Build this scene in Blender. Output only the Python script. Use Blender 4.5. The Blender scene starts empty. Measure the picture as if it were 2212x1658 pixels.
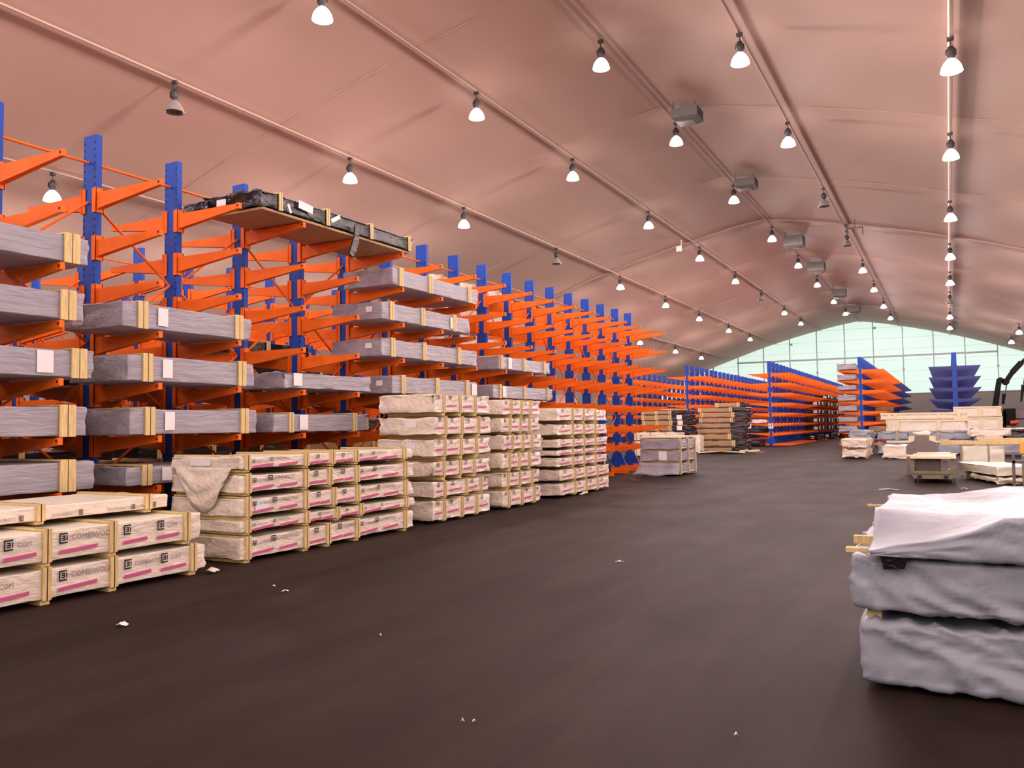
import bpy, bmesh, math, random
from mathutils import Vector, Matrix, noise
sc = bpy.context.scene
COL = sc.collection
PI = math.pi

# ------------------------------------------------------------------ camera, world, exposure
def make_camera():
    yaw, pitch, roll, f = 0.48377, 0.05007, -0.01362, 1793.2
    F = Vector((-math.sin(yaw)*math.cos(pitch), math.cos(yaw)*math.cos(pitch), math.sin(pitch)))
    R = Vector((math.cos(yaw), math.sin(yaw), 0)); U = R.cross(F)
    c, s = math.cos(roll), math.sin(roll)
    R2 = c*R + s*U; U2 = -s*R + c*U
    cd = bpy.data.cameras.new('camera'); cam = bpy.data.objects.new('camera', cd); COL.objects.link(cam)
    cd.sensor_fit = 'HORIZONTAL'; cd.sensor_width = 36; cd.lens = 36*f/2212; cd.clip_end = 400; cd.clip_start = 0.05
    M = Matrix((R2, U2, -F)).transposed().to_4x4(); M.translation = Vector((0, 0, 1.6))
    cam.matrix_world = M; sc.camera = cam
make_camera()
W = bpy.data.worlds.new('sky'); sc.world = W; W.use_nodes = True
wb = W.node_tree.nodes['Background']; wb.inputs[0].default_value = (0.80, 0.93, 0.85, 1); wb.inputs[1].default_value = 1.0
sc.view_settings.view_transform = 'Standard'; sc.view_settings.look = 'None'
sc.view_settings.exposure = 0.0; sc.view_settings.gamma = 1.0
sc.cycles.max_bounces = 5; sc.cycles.diffuse_bounces = 3; sc.cycles.glossy_bounces = 2
sc.cycles.transparent_max_bounces = 8; sc.cycles.sample_clamp_indirect = 4.0; sc.cycles.use_denoising = True
sc.cycles.use_adaptive_sampling = True; sc.cycles.adaptive_threshold = 0.07; sc.cycles.adaptive_min_samples = 16
LAMP_W = 520.0; LAMP_COL = (1.0, 0.82, 0.80)

# ------------------------------------------------------------------ materials
def mat(name, col, rough=0.6, metal=0.0, var=0.0, vscale=4.0, bump=0.0, bscale=20.0, stretch=(1, 1, 1), spec=0.5, col2=None, trans=0.0, detail=4.0, bdist=0.01):
    m = bpy.data.materials.new(name); m.use_nodes = True
    nt = m.node_tree; N = nt.nodes; L = nt.links; b = N['Principled BSDF']
    b.inputs['Base Color'].default_value = (*col, 1); b.inputs['Roughness'].default_value = rough
    b.inputs['Metallic'].default_value = metal; b.inputs['Specular IOR Level'].default_value = spec
    tc = N.new('ShaderNodeTexCoord'); mp = N.new('ShaderNodeMapping'); mp.inputs['Scale'].default_value = stretch
    L.new(tc.outputs['Object'], mp.inputs[0])
    if var > 0 or col2:
        n = N.new('ShaderNodeTexNoise'); n.inputs['Scale'].default_value = vscale; n.inputs['Detail'].default_value = detail
        L.new(mp.outputs[0], n.inputs['Vector'])
        r = N.new('ShaderNodeValToRGB'); c2 = col2 or tuple(c*(1-var) for c in col)
        r.color_ramp.elements[0].position = 0.36; r.color_ramp.elements[1].position = 0.64
        r.color_ramp.elements[0].color = (*c2, 1); r.color_ramp.elements[1].color = (*col, 1)
        L.new(n.outputs['Fac'], r.inputs[0]); L.new(r.outputs[0], b.inputs['Base Color'])
    if bump > 0:
        n2 = N.new('ShaderNodeTexNoise'); n2.inputs['Scale'].default_value = bscale; n2.inputs['Detail'].default_value = 5
        n2.inputs['Distortion'].default_value = 0.6
        L.new(mp.outputs[0], n2.inputs['Vector'])
        bp = N.new('ShaderNodeBump'); bp.inputs['Strength'].default_value = bump; bp.inputs['Distance'].default_value = bdist
        L.new(n2.outputs['Fac'], bp.inputs['Height']); L.new(bp.outputs[0], b.inputs['Normal'])
    return m
M = {}
M['roof'] = mat('roof_membrane', (0.60, 0.405, 0.325), 0.7, var=0.04, vscale=0.3)
M['rib'] = mat('roof_rib', (0.38, 0.25, 0.20), 0.6)
M['rail'] = mat('pale_rail', (0.80, 0.60, 0.50), 0.5)
M['wall'] = mat('wall_panel', (0.21, 0.18, 0.165), 0.7, var=0.06, vscale=0.6)
M['frame'] = mat('window_frame', (0.16, 0.19, 0.19), 0.4, metal=0.3)
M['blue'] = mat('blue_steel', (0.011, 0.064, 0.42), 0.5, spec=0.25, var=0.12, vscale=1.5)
M['orange'] = mat('orange_steel', (0.92, 0.165, 0.012), 0.5, spec=0.2, var=0.10, vscale=2.0)
M['hole'] = mat('dark_hole', (0.008, 0.01, 0.03), 0.8)
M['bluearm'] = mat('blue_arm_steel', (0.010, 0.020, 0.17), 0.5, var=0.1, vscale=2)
M['cream'] = mat('cream_printed_film', (0.88, 0.76, 0.64), 0.33, var=0.08, vscale=5, bump=0.7, bscale=5, stretch=(2.2, 0.9, 2.4), bdist=0.04)
M['creamtop'] = mat('cream_film_bright', (0.86, 0.81, 0.66), 0.35, var=0.06, vscale=5, bump=0.3, bscale=8)
M['grey'] = mat('silver_grey_film', (0.365, 0.335, 0.385), 0.32, var=0.10, vscale=4, bump=0.6, bscale=5, stretch=(2.2, 0.45, 3.5), bdist=0.03)
M['bluegrey'] = mat('blue_grey_film', (0.345, 0.36, 0.425), 0.45, var=0.12, vscale=3, bump=0.45, bscale=6, bdist=0.02)
M['black'] = mat('black_film', (0.012, 0.011, 0.012), 0.22, bump=0.6, bscale=9, stretch=(1, 0.6, 2), spec=0.6, bdist=0.03)
M['brown'] = mat('brown_cardboard', (0.46, 0.28, 0.14), 0.7, var=0.15, vscale=2, stretch=(1, 1, 4))
M['pine'] = mat('pine_wood', (0.82, 0.60, 0.26), 0.6, var=0.22, vscale=6, stretch=(8, 8, 1))
M['palepine'] = mat('pale_pine', (0.86, 0.72, 0.48), 0.6, var=0.15, vscale=5, stretch=(6, 1, 6))
M['strap'] = mat('dark_strap', (0.03, 0.02, 0.02), 0.4)
M['paper'] = mat('white_paper', (0.86, 0.82, 0.82), 0.6)
M['ink'] = mat('black_ink', (0.012, 0.012, 0.02), 0.5)
M['text'] = mat('grey_ink', (0.26, 0.22, 0.22), 0.5)
M['pink'] = mat('pink_ink', (0.62, 0.10, 0.27), 0.45)
M['fadedblue'] = mat('faded_ink', (0.45, 0.43, 0.52), 0.6)
M['housing'] = mat('lamp_housing', (0.035, 0.03, 0.03), 0.5)
M['steel'] = mat('steel_bright', (0.55, 0.52, 0.5), 0.35, metal=0.8)
M['unit'] = mat('grey_sheet_metal', (0.13, 0.115, 0.105), 0.6, var=0.1)
M['unitdark'] = mat('dark_grille', (0.06, 0.05, 0.05), 0.6)
M['crane'] = mat('black_crane_paint', (0.012, 0.012, 0.011), 0.7, spec=0.1)
M['rubber'] = mat('black_rubber', (0.015, 0.015, 0.015), 0.7)
M['red'] = mat('red_paint', (0.65, 0.06, 0.03), 0.4)
M['greenish'] = mat('olive_cart_paint', (0.22, 0.19, 0.11), 0.55, var=0.15)
M['darkpanel'] = mat('dark_brown_panel', (0.10, 0.07, 0.06), 0.5)
M['greypanel'] = mat('grey_brown_board', (0.20, 0.15, 0.14), 0.5)

def glass_mat():
    m = bpy.data.materials.new('clear_glazing'); m.use_nodes = True; nt = m.node_tree; N = nt.nodes
    N.remove(N['Principled BSDF']); o = N['Material Output']
    t = N.new('ShaderNodeBsdfTransparent'); t.inputs[0].default_value = (0.97, 1, 0.99, 1)
    g = N.new('ShaderNodeBsdfGlossy'); g.inputs['Roughness'].default_value = 0.3
    x = N.new('ShaderNodeMixShader'); x.inputs[0].default_value = 0.01
    nt.links.new(t.outputs[0], x.inputs[1]); nt.links.new(g.outputs[0], x.inputs[2]); nt.links.new(x.outputs[0], o.inputs[0])
    return m
M['glazing'] = glass_mat()
def lamp_mat():
    m = bpy.data.materials.new('glowing_lamp_shade'); m.use_nodes = True; b = m.node_tree.nodes['Principled BSDF']
    b.inputs['Base Color'].default_value = (0.9, 0.8, 0.75, 1)
    b.inputs['Emission Color'].default_value = (1, 0.90, 0.87, 1); b.inputs['Emission Strength'].default_value = 5.0
    m.cycles.emission_sampling = 'NONE'
    return m
M['glow'] = lamp_mat()
def shade_mat():
    m = mat('frosted_lamp_shade', (0.30, 0.26, 0.25), 0.2, spec=0.5)
    b = m.node_tree.nodes['Principled BSDF']; b.inputs['Transmission Weight'].default_value = 0.35; b.inputs['IOR'].default_value = 1.2
    return m
M['shade'] = shade_mat()

def floor_mat():
    m = bpy.data.materials.new('asphalt_floor'); m.use_nodes = True; nt = m.node_tree; N = nt.nodes; L = nt.links; b = N['Principled BSDF']
    tc = N.new('ShaderNodeTexCoord')
    def ns(scale, sx, sy, det=5, dist=0.0):
        mp = N.new('ShaderNodeMapping'); mp.inputs['Scale'].default_value = (sx, sy, 1); L.new(tc.outputs['Object'], mp.inputs[0])
        n = N.new('ShaderNodeTexNoise'); n.inputs['Scale'].default_value = scale; n.inputs['Detail'].default_value = det; n.inputs['Distortion'].default_value = dist
        L.new(mp.outputs[0], n.inputs['Vector']); return n.outputs['Fac']
    def ramp(fac, a, bb, ca, cb):
        r = N.new('ShaderNodeValToRGB'); r.color_ramp.elements[0].position = a; r.color_ramp.elements[1].position = bb
        r.color_ramp.elements[0].color = (*ca, 1); r.color_ramp.elements[1].color = (*cb, 1); L.new(fac, r.inputs[0]); return r.outputs[0]
    def mul(a, c, f=1.0):
        x = N.new('ShaderNodeMix'); x.data_type = 'RGBA'; x.blend_type = 'MULTIPLY'; x.inputs[0].default_value = f
        L.new(a, x.inputs[6]); L.new(c, x.inputs[7]); return x.outputs[2]
    base = ramp(ns(0.45, 1, 0.35, 6), 0.35, 0.66, (0.0200, 0.0115, 0.0090), (0.0330, 0.0200, 0.0160))
    patches = ramp(ns(1.6, 1.2, 0.5, 6, 0.8), 0.42, 0.60, (0.80,)*3, (1,)*3)
    streak = ramp(ns(1.1, 2.6, 0.16, 4), 0.42, 0.60, (0.78,)*3, (1.05,)*3)
    grit = ramp(ns(160, 1, 1, 3), 0.30, 0.62, (0.72,)*3, (1.12,)*3)
    c = mul(mul(mul(base, patches), streak), grit, 0.8)
    L.new(c, b.inputs['Base Color'])
    rr = N.new('ShaderNodeMapRange'); rr.inputs[3].default_value = 0.55; rr.inputs[4].default_value = 0.72
    L.new(ns(1.0, 1, 0.5, 5), rr.inputs[0]); L.new(rr.outputs[0], b.inputs['Roughness'])
    bp = N.new('ShaderNodeBump'); bp.inputs['Strength'].default_value = 0.5; bp.inputs['Distance'].default_value = 0.006
    L.new(ns(110, 1, 1, 4), bp.inputs['Height']); L.new(bp.outputs[0], b.inputs['Normal'])
    b.inputs['Specular IOR Level'].default_value = 0.12; b.inputs['Specular Tint'].default_value = (1, 0.62, 0.52, 1)
    return m
M['floor'] = floor_mat()

# ------------------------------------------------------------------ object helpers
def tag(o, label=None, cat=None, group=None, kind=None):
    if label: o['label'] = label
    if cat: o['category'] = cat
    if group: o['group'] = group
    if kind: o['kind'] = kind
    return o
def link(name, me, parent=None, loc=(0, 0, 0), rz=0.0):
    o = bpy.data.objects.new(name, me); COL.objects.link(o); o.location = loc; o.rotation_euler = (0, 0, rz)
    if parent: o.parent = parent
    return o
def empty(name, loc, rz=0.0, label=None, cat=None, group=None):
    o = bpy.data.objects.new(name, None); COL.objects.link(o); o.location = loc; o.rotation_euler = (0, 0, rz); o.empty_display_size = 0.1
    return tag(o, label, cat, group)
class MB:
    def __init__(s): s.v = []; s.f = []; s.m = []; s.sm = []
    def add(s, vs, fs, mi=0, smooth=False):
        k = len(s.v); s.v += [tuple(v) for v in vs]; s.f += [tuple(i+k for i in f) for f in fs]; s.m += [mi]*len(fs); s.sm += [smooth]*len(fs)
    def box(s, x0, x1, y0, y1, z0, z1, mi=0):
        s.add([(x0,y0,z0),(x1,y0,z0),(x1,y1,z0),(x0,y1,z0),(x0,y0,z1),(x1,y0,z1),(x1,y1,z1),(x0,y1,z1)],
              [(3,2,1,0),(4,5,6,7),(0,1,5,4),(1,2,6,5),(2,3,7,6),(3,0,4,7)], mi)
    def bar(s, a, b, w, h, mi=0, w2=None, h2=None, up=(0, 0, 1)):
        a = Vector(a); b = Vector(b); d = (b-a).normalized(); u = Vector(up)
        if abs(d.dot(u)) > 0.98: u = Vector((0, 1, 0))
        sx = d.cross(u).normalized(); sz = sx.cross(d); w2 = w2 or w; h2 = h2 or h; vs = []
        for p, ww, hh in ((a, w, h), (b, w2, h2)):
            for i, j in ((-1,-1),(1,-1),(1,1),(-1,1)): vs.append(p + sx*(i*ww/2) + sz*(j*hh/2))
        s.add(vs, [(3,2,1,0),(4,5,6,7),(0,1,5,4),(1,2,6,5),(2,3,7,6),(3,0,4,7)], mi)
    def tube(s, a, b, r, n=8, mi=0, r2=None, smooth=True):
        a = Vector(a); b = Vector(b); d = (b-a).normalized(); u = Vector((0, 0, 1)) if abs(d.z) < 0.95 else Vector((0, 1, 0))
        sx = d.cross(u).normalized(); sz = sx.cross(d); r2 = r if r2 is None else r2; vs = []
        for p, rr in ((a, r), (b, r2)):
            for i in range(n): t = 2*PI*i/n; vs.append(p + sx*math.cos(t)*rr + sz*math.sin(t)*rr)
        s.add(vs, [(i, (i+1) % n, n+(i+1) % n, n+i) for i in range(n)], mi, smooth)
        s.add(vs, [tuple(range(n))[::-1], tuple(range(n, 2*n))], mi)
    def lathe(s, prof, n=16, mi=0, cap=True):
        k = len(prof); vs = [(r*math.cos(2*PI*i/n), r*math.sin(2*PI*i/n), z) for r, z in prof for i in range(n)]
        fs = [(j*n+i, j*n+(i+1) % n, (j+1)*n+(i+1) % n, (j+1)*n+i) for j in range(k-1) for i in range(n)]
        s.add(vs, fs, mi, True)
    def mesh(s, name, mats):
        me = bpy.data.meshes.new(name); me.from_pydata(s.v, [], s.f); me.validate()
        for m in mats: me.materials.append(m)
        for i, p in enumerate(me.polygons): p.material_index = s.m[i]; p.use_smooth = s.sm[i]
        return me
    def build(s, name, mats, parent=None, loc=(0, 0, 0), rz=0.0):
        if not isinstance(mats, (list, tuple)): mats = [mats]
        return link(name, s.mesh(name, mats), parent, loc, rz)

# ------------------------------------------------------------------ building
XR = -10.2
PROF = [(0, 14.72), (1.8, 14.48), (5.3, 13.75), (8.9, 12.86), (12.4, 11.85), (15.6, 10.75), (19, 9.57), (23, 7.9), (27, 5.6)]
def roofz(x):
    d = abs(x-XR)
    for (a, za), (b, zb) in zip(PROF, PROF[1:]):
        if d <= b: return za + (zb-za)*(d-a)/(b-a)
    return 5.6
Y0, Y1 = -32.0, 118.0
fl = MB(); fl.add([(XR-27, Y0, 0), (XR+27, Y0, 0), (XR+27, Y1, 0), (XR-27, Y1, 0)], [(0, 1, 2, 3)])
tag(fl.build('floor', M['floor']), kind='structure')
def roof():
    def sm(d):      # smoothed profile
        return (roofz(XR+max(d-0.9, 0)) + roofz(XR+d) + roofz(XR+min(d+0.9, 27)))/3 if 0.9 < d < 26 else roofz(XR+d)
    xs = [i*0.9 for i in range(-30, 31)]
    mb = MB(); vs = []; ys = [Y0, Y1]
    for y in ys:
        for d in xs: vs.append((XR+d, y, sm(abs(d))))
    n = len(xs)
    for y in ys:
        for d in xs: vs.append((XR+d, y, sm(abs(d))+0.12))
    fs = [(i, i+1, n+i+1, n+i) for i in range(n-1)] + [(2*n+i, 3*n+i, 3*n+i+1, 2*n+i+1) for i in range(n-1)]
    mb.add(vs, fs, 0, True)
    tag(mb.build('ceiling', M['roof']), kind='structure')
roof()
for nm, x in (('wall_left', XR-27.1), ('wall_right', XR+27)):
    w = MB(); w.box(x, x+0.1, Y0, Y1, 0, 5.7); tag(w.build(nm, M['wall']), kind='structure')
def gable(name, y, z0=None):
    mb = MB(); xs = [XR-27+1.8*i for i in range(31)]
    for yy in (y, y+0.15):
        k = len(mb.v)
        mb.add([(x, yy, 0) for x in xs] + [(x, yy, z0 or roofz(x)+0.05) for x in xs], [(i, i+1, 32+i, 31+i) for i in range(30)])
    if z0: mb.box(xs[0], xs[-1], y, y+0.15, z0-0.05, z0)
    tag(mb.build(name, M['wall']), kind='structure')
gable('wall_back', Y0, 5.0)
gable('wall_end', Y1-0.15, 5.0)
MX = [-10.2+3.5*(i+0.5) for i in range(-8, 8)]        # mullions
YG = Y1-0.3
edges = [XR-27] + MX + [XR+27]
for i in range(len(edges)-1):
    a, b = edges[i], edges[i+1]
    mb = MB(); pts = [a + (b-a)*k/6 for k in range(7)]
    for yy in (YG+0.10, YG+0.12):
        mb.add([(x, yy, 5.0) for x in pts] + [(x, yy, max(5.01, roofz(x)+0.02)) for x in pts], [(k, k+1, 8+k, 7+k) for k in range(6)])
    tag(mb.build('window_%d' % (i+1), M['glazing']), kind='structure')
for i in range(len(edges)-1):
    a, b = edges[i], edges[i+1]
    mb = MB(); pts = [a + (b-a)*k/6 for k in range(7)]
    mb.add([(x, Y0+0.1, 5.0) for x in pts] + [(x, Y0+0.1, max(5.01, roofz(x)+0.02)) for x in pts], [(k, k+1, 8+k, 7+k) for k in range(6)])
    tag(mb.build('window_%d' % (i+31), M['glazing']), kind='structure')
for i, x in enumerate(MX):
    mb = MB(); t = roofz(x); mb.box(x-0.06, x+0.06, YG-0.06, YG+0.09, 4.9, t)
    if t > 9.2:
        mb.tube((x, YG-0.10, 8.15), (x, YG+0.05, 8.15), 0.17, 8)
    if i in (5, 8): mb.box(x+0.05, x+0.4, YG-0.2, YG-0.05, t-0.95, t-0.65)
    tag(mb.build('trim_%d' % (i+1), M['frame']), kind='structure')
mb = MB(); mb.box(MX[3]-0.1, MX[12], YG-0.22, YG-0.07, 9.78, 10.0)
tag(mb.build('trim_20', M['frame']), kind='structure')
for k, z in enumerate((5.0, 6.45, 7.9, 9.35, 10.8, 12.25, 13.7)):
    d = 27
    for (a, za), (b, zb) in zip(PROF, PROF[1:]):
        if za >= z >= zb: d = a + (b-a)*(za-z)/(za-zb)
    mb = MB(); mb.box(XR-d, XR+d, YG+0.03, YG+0.09, z, z+(0.03 if k else 0.1))
    tag(mb.build('trim_%d' % (21+k), M['frame'] if k == 0 else M['rail']), kind='structure')
# purlins and ribs under the membrane
ROWS = [('sixth', -26.5), ('fourth', -20.6), ('second', -14.8), ('ridge', -9.95), ('first right', -5.35), ('second right', 0.4), ('third right', 6.0), ('fourth right', 11.4)]  # fourth right row is added out of view to brighten the pack fronts
for i, (n, x) in enumerate(ROWS):
    mb = MB(); z = roofz(x)-0.13
    mb.tube((x, Y0, z), (x, Y1-0.4, z), 0.04 if n != 'second right' else 0.07, 8)
    tag(mb.build('trim_%d' % (40+i), M['rib'] if n != 'second right' else M['rail']), kind='structure')
for i, y in enumerate((11.0, 22.0, 33.0, 44.0, 55.0, 66, 77, 88, 99, 110)):
    mb = MB(); big = y == 55.0
    for s in (-1, 1):
        for (a, za), (b, zb) in zip(PROF, PROF[1:]):
            w, h = (0.75, 0.10) if big else (0.03, 0.012)
            mb.bar((XR+s*a, y, za-h/2-0.005), (XR+s*b, y, zb-h/2-0.005), w, h)
    tag(mb.build('trim_%d' % (50+i), M['rib'] if big else M['roof']), kind='structure')

# ------------------------------------------------------------------ lamps
def lamp_meshes():
    hk = MB(); hk.tube((0, 0, -0.02), (0, 0, -0.30), 0.02, 6); hk.box(-0.09, 0.09, -0.05, 0.05, -0.10, 0.0)
    hook = hk.mesh('hanger', [M['housing']])
    hb = MB(); hb.lathe([(0.0, -0.26), (0.07, -0.27), (0.10, -0.33), (0.13, -0.36), (0.135, -0.52), (0.10, -0.56), (0.07, -0.60), (0.085, -0.64), (0.0, -0.64)], 14)
    for i in range(10):
        a = 2*PI*i/10; hb.bar((0.13*math.cos(a), 0.13*math.sin(a), -0.37), (0.13*math.cos(a), 0.13*math.sin(a), -0.52), 0.02, 0.03)
    hous = hb.mesh('housing', [M['housing']])
    prof = [(0.08, -0.62), (0.13, -0.66), (0.20, -0.74), (0.255, -0.84), (0.28, -0.94), (0.29, -0.98), (0.27, -0.985), (0.24, -0.86), (0.185, -0.76), (0.11, -0.68), (0.05, -0.65)]
    sb = MB(); sb.lathe(prof, 20); shd = sb.mesh('shade', [M['shade']])
    lens = MB(); lens.lathe([(0.0, -1.02), (0.12, -1.015), (0.22, -0.995), (0.285, -0.96)], 20)
    sg = MB(); sg.lathe(prof, 20); shg = sg.mesh('glowing_shade', [M['glow']])
    lg = lens.mesh('glowing_lens', [M['glow']])
    bb = MB(); bb.lathe([(0.0, -0.86), (0.05, -0.84), (0.06, -0.78), (0.03, -0.70), (0.03, -0.64)], 10); bulb = bb.mesh('bulb', [M['paper']])
    return hook, hous, shd, shg, lg, bulb
LM = lamp_meshes()
def lamp_light():
    ld = bpy.data.lights.new('lamp_light', 'POINT'); ld.energy = LAMP_W; ld.color = LAMP_COL; ld.shadow_soft_size = 0.25
    ld.use_nodes = True; nt = ld.node_tree; N = nt.nodes; L = nt.links; em = N['Emission']
    tc = N.new('ShaderNodeTexCoord'); sp = N.new('ShaderNodeSeparateXYZ'); L.new(tc.outputs['Normal'], sp.inputs[0])
    def m(op, a, b=None):
        n = N.new('ShaderNodeMath'); n.operation = op
        for i, v in enumerate((a, b)):
            if v is None: continue
            if isinstance(v, (int, float)): n.inputs[i].default_value = v
            else: L.new(v, n.inputs[i])
        return n.outputs[0]
    t = m('SUBTRACT', 1.0, m('MAXIMUM', m('MULTIPLY', sp.outputs['Z'], LAMP_SIGN), 0.0))
    wide = m('ADD', m('MULTIPLY', m('SUBTRACT', 1.0, m('ABSOLUTE', sp.outputs['Z'])), 1.5), 0.60)
    L.new(m('MULTIPLY', m('POWER', t, LAMP_POW), wide), em.inputs['Strength'])
    return ld
LAMP_SIGN = 1.0; LAMP_POW = 6.5
DOWN = lamp_light()
YS = [-18.0, -9.0, 0.0, 8.7, 17.3, 25.7, 34.4, 45.2, 56.2, 67.0, 77.5, 89.4, 100.2]
OFF = {('first right', 3), ('first right', 4), ('second right', 6), ('second', 6), ('fourth', 0), ('fourth', 3)}
ORD = ['behind the camera second farthest', 'behind the camera second nearest', 'just behind the camera', 'overhead and out of view', 'nearest', 'second nearest', 'third nearest', 'fourth nearest', 'fifth nearest', 'sixth nearest', 'seventh nearest', 'eighth nearest', 'farthest']
RN = {'sixth': 'in the lowest left row behind the racks', 'fourth': 'in the row third left of the ridge', 'second': 'in the first row left of the ridge',
      'ridge': 'in the ridge row', 'first right': 'in the first row right of the ridge', 'second right': 'below the pale straight rail', 'third right': 'in the row at the far right', 'fourth right': 'in the added right row, out of view'}
RN['fourth'] = 'in the second row left of the ridge'
for n, x in ROWS:
    for i, y in enumerate(YS, -4):
        if n == 'sixth' and i < -2: continue
        lit = (n, i) not in OFF
        lab = '%s hanging lamp %s, %s' % ('lit' if lit else 'unlit', RN[n], ORD[i+4])
        r = empty('high_bay_lamp', (x, y, roofz(x)-0.16), 0, lab, 'lamp', 'high bay lamps hanging from the roof rails')
        link('hanger', LM[0], r); link('housing', LM[1], r)
        if lit:
            sh = link('shade', LM[3], r); link('lens', LM[4], sh)
            lo = bpy.data.objects.new('lamp_light', DOWN); COL.objects.link(lo); lo.parent = r; lo.location = (0, 0, -1.25)
        else:
            sh = link('shade', LM[2], r); link('bulb', LM[5], sh)

# ------------------------------------------------------------------ cantilever racks
LEV = [4.97, 4.29, 3.6, 2.91, 2.22, 1.52, 0.87]
HT = 5.81
def rack_meshes():
    up = MB()
    up.box(-0.14, 0.14, -0.045, 0.045, 0.0, HT)
    for x in (-0.11, 0.11):
        z = 0.5
        while z < HT-0.05:
            for yy in (-0.0465, 0.0465): up.box(x-0.012, x+0.012, min(yy, yy*0.97), max(yy, yy*0.97), z-0.016, z+0.016, 1)
            z += 0.1
    # flared foot
    for s in (-1, 1):
        up.add([(s*0.12, -0.03, 0.62), (s*0.34, -0.03, 0.12), (s*0.12, -0.03, 0.12), (s*0.12, 0.03, 0.62), (s*0.34, 0.03, 0.12), (s*0.12, 0.03, 0.12)],
               [(0, 1, 2), (5, 4, 3), (0, 3, 4, 1), (1, 4, 5, 2), (2, 5, 3, 0)])
    upm = up.mesh('upright', [M['blue'], M['hole']])
    def arm(mm):
        a = MB(); x0, x1 = 0.13, 1.41
        h0, h1 = -0.235, -0.075; w = 0.045; w1 = 0.03
        vs = [(x0,-w,0),(x0,w,0),(x0,w,h0),(x0,-w,h0),(x1,-w1,0.0),(x1,w1,0.0),(x1,w1,h1),(x1,-w1,h1)]
        a.add(vs, [(0,1,5,4),(3,7,6,2),(0,4,7,3),(1,2,6,5),(4,5,6,7)])
        a.box(x1-0.03, x1+0.03, -0.03, 0.03, h1, 0.012)
        a.box(0.145, 0.16, -0.075, 0.075, -0.28, 0.07)
        for s in (-1, 1): a.box(0.075, 0.16, min(s*0.05, s*0.062), max(s*0.05, s*0.062), -0.28, 0.07)
        a.box(x1-0.02, x1+0.012, -0.0315, -0.03, -0.045, -0.015, 1)
        return a.mesh('arm', [mm, M['hole']])
    b = MB()
    b.box(0.12, 1.42, -0.06, 0.06, 0.0, 0.12); b.box(0.12, 1.42, -0.09, 0.09, 0.0, 0.015)
    return upm, arm(M['orange']), arm(M['bluearm']), b.mesh('base_beam', [M['orange']])
UPM, ARM, ARMB, BASE = rack_meshes()
def mesh_join(entries, name):
    """entries: (mesh, matrix) list joined into one mesh datablock"""
    bm = bmesh.new()
    for me, mx in entries:
        t = me.copy(); t.transform(mx); bm.from_mesh(t); bpy.data.meshes.remove(t)
    out = bpy.data.meshes.new(name); bm.to_mesh(out); bm.free()
    for m in entries[0][0].materials: out.materials.append(m)
    return out
def rack(x, y0, n, label, group, sides=(1, -1), blue_from=None, braces=True, levels=LEV, nbrace=96):
    r = empty('cantilever_rack', (x, y0, 0), 0, label, 'rack', group)
    ys = [1.396*i for i in range(n)]
    for y in ys: link('upright', UPM, r, (0, y, 0))
    for y in ys[:50//len(sides)]:
        for s in sides: link('base_beam', BASE, r, (0, y, 0), 0 if s > 0 else PI)
    arms = []
    for i, y in enumerate(ys):
        for s in sides:
            for z in levels:
                p = Vector((x+s*1.2, y0+y, z-1.6)); arms.append((p.length, i, s, z, y))
    arms.sort(); rest = {False: [], True: []}
    for k, (d, i, s, z, y) in enumerate(arms):
        isb = blue_from is not None and i >= blue_from
        me = ARMB if isb else ARM
        if k < 100: link('arm', me, r, (0, y, z), 0 if s > 0 else PI)
        else: rest[isb].append((me, Matrix.Translation((0, y, z)) @ Matrix.Rotation(0 if s > 0 else PI, 4, 'Z')))
    for isb, e in rest.items():
        if e: tag(link('arm', mesh_join(e, 'arm'), r), kind='stuff')
    if braces:
        cnt = 0
        for i in range(n-1):
            a, b = ys[i], ys[i+1]; hi = i % 2
            segs = [((a, 5.42), (b, 5.42))]
            for t in range(4):
                zt = 4.85 - t*1.0; zb = zt-1.0
                up = (hi + t) % 2
                segs.append(((a, zb if up else zt), (b, zt if up else zb)))
            for (ya, za), (yb, zb) in segs:
                cnt += 1
                if cnt > nbrace: break
                mb = MB(); xx = -0.02
                mb.tube((xx, ya+0.05, za), (xx, yb-0.05, zb), 0.02, 6)
                mb.build('brace', M['orange'], r)
    return r
rack(-10.7, 7.58-1.396*2, 19, 'nearest blue and orange cantilever rack, loaded with grey wrapped packs, along the left aisle', 'blue and orange cantilever racks')
rack(-16.45, 12.85-1.396*5, 18, 'blue and orange cantilever rack directly behind the nearest left rack', 'blue and orange cantilever racks')
rack(-21.97, 13.91-1.396*4, 16, 'blue and orange cantilever rack third back on the left, mostly hidden', 'blue and orange cantilever racks')
rack(-22.3, 59.08, 30, 'distant rack whose blue tops show leftmost, beyond the cross aisle', 'blue and orange cantilever racks')
rack(-16.7, 59.08, 32, 'distant empty orange armed rack, second from the left beyond the brown packs', 'blue and orange cantilever racks')
rack(-10.9, 59.08, 33, 'distant long rack with a small white 17 plate on its end post', 'blue and orange cantilever racks')
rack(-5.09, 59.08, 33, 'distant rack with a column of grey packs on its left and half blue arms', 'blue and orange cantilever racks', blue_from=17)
rack(0.39, 59.08, 30, 'distant all blue rack seen end on like a tree, near the right', 'blue and orange cantilever racks', blue_from=0, levels=[z for z in LEV])

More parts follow.
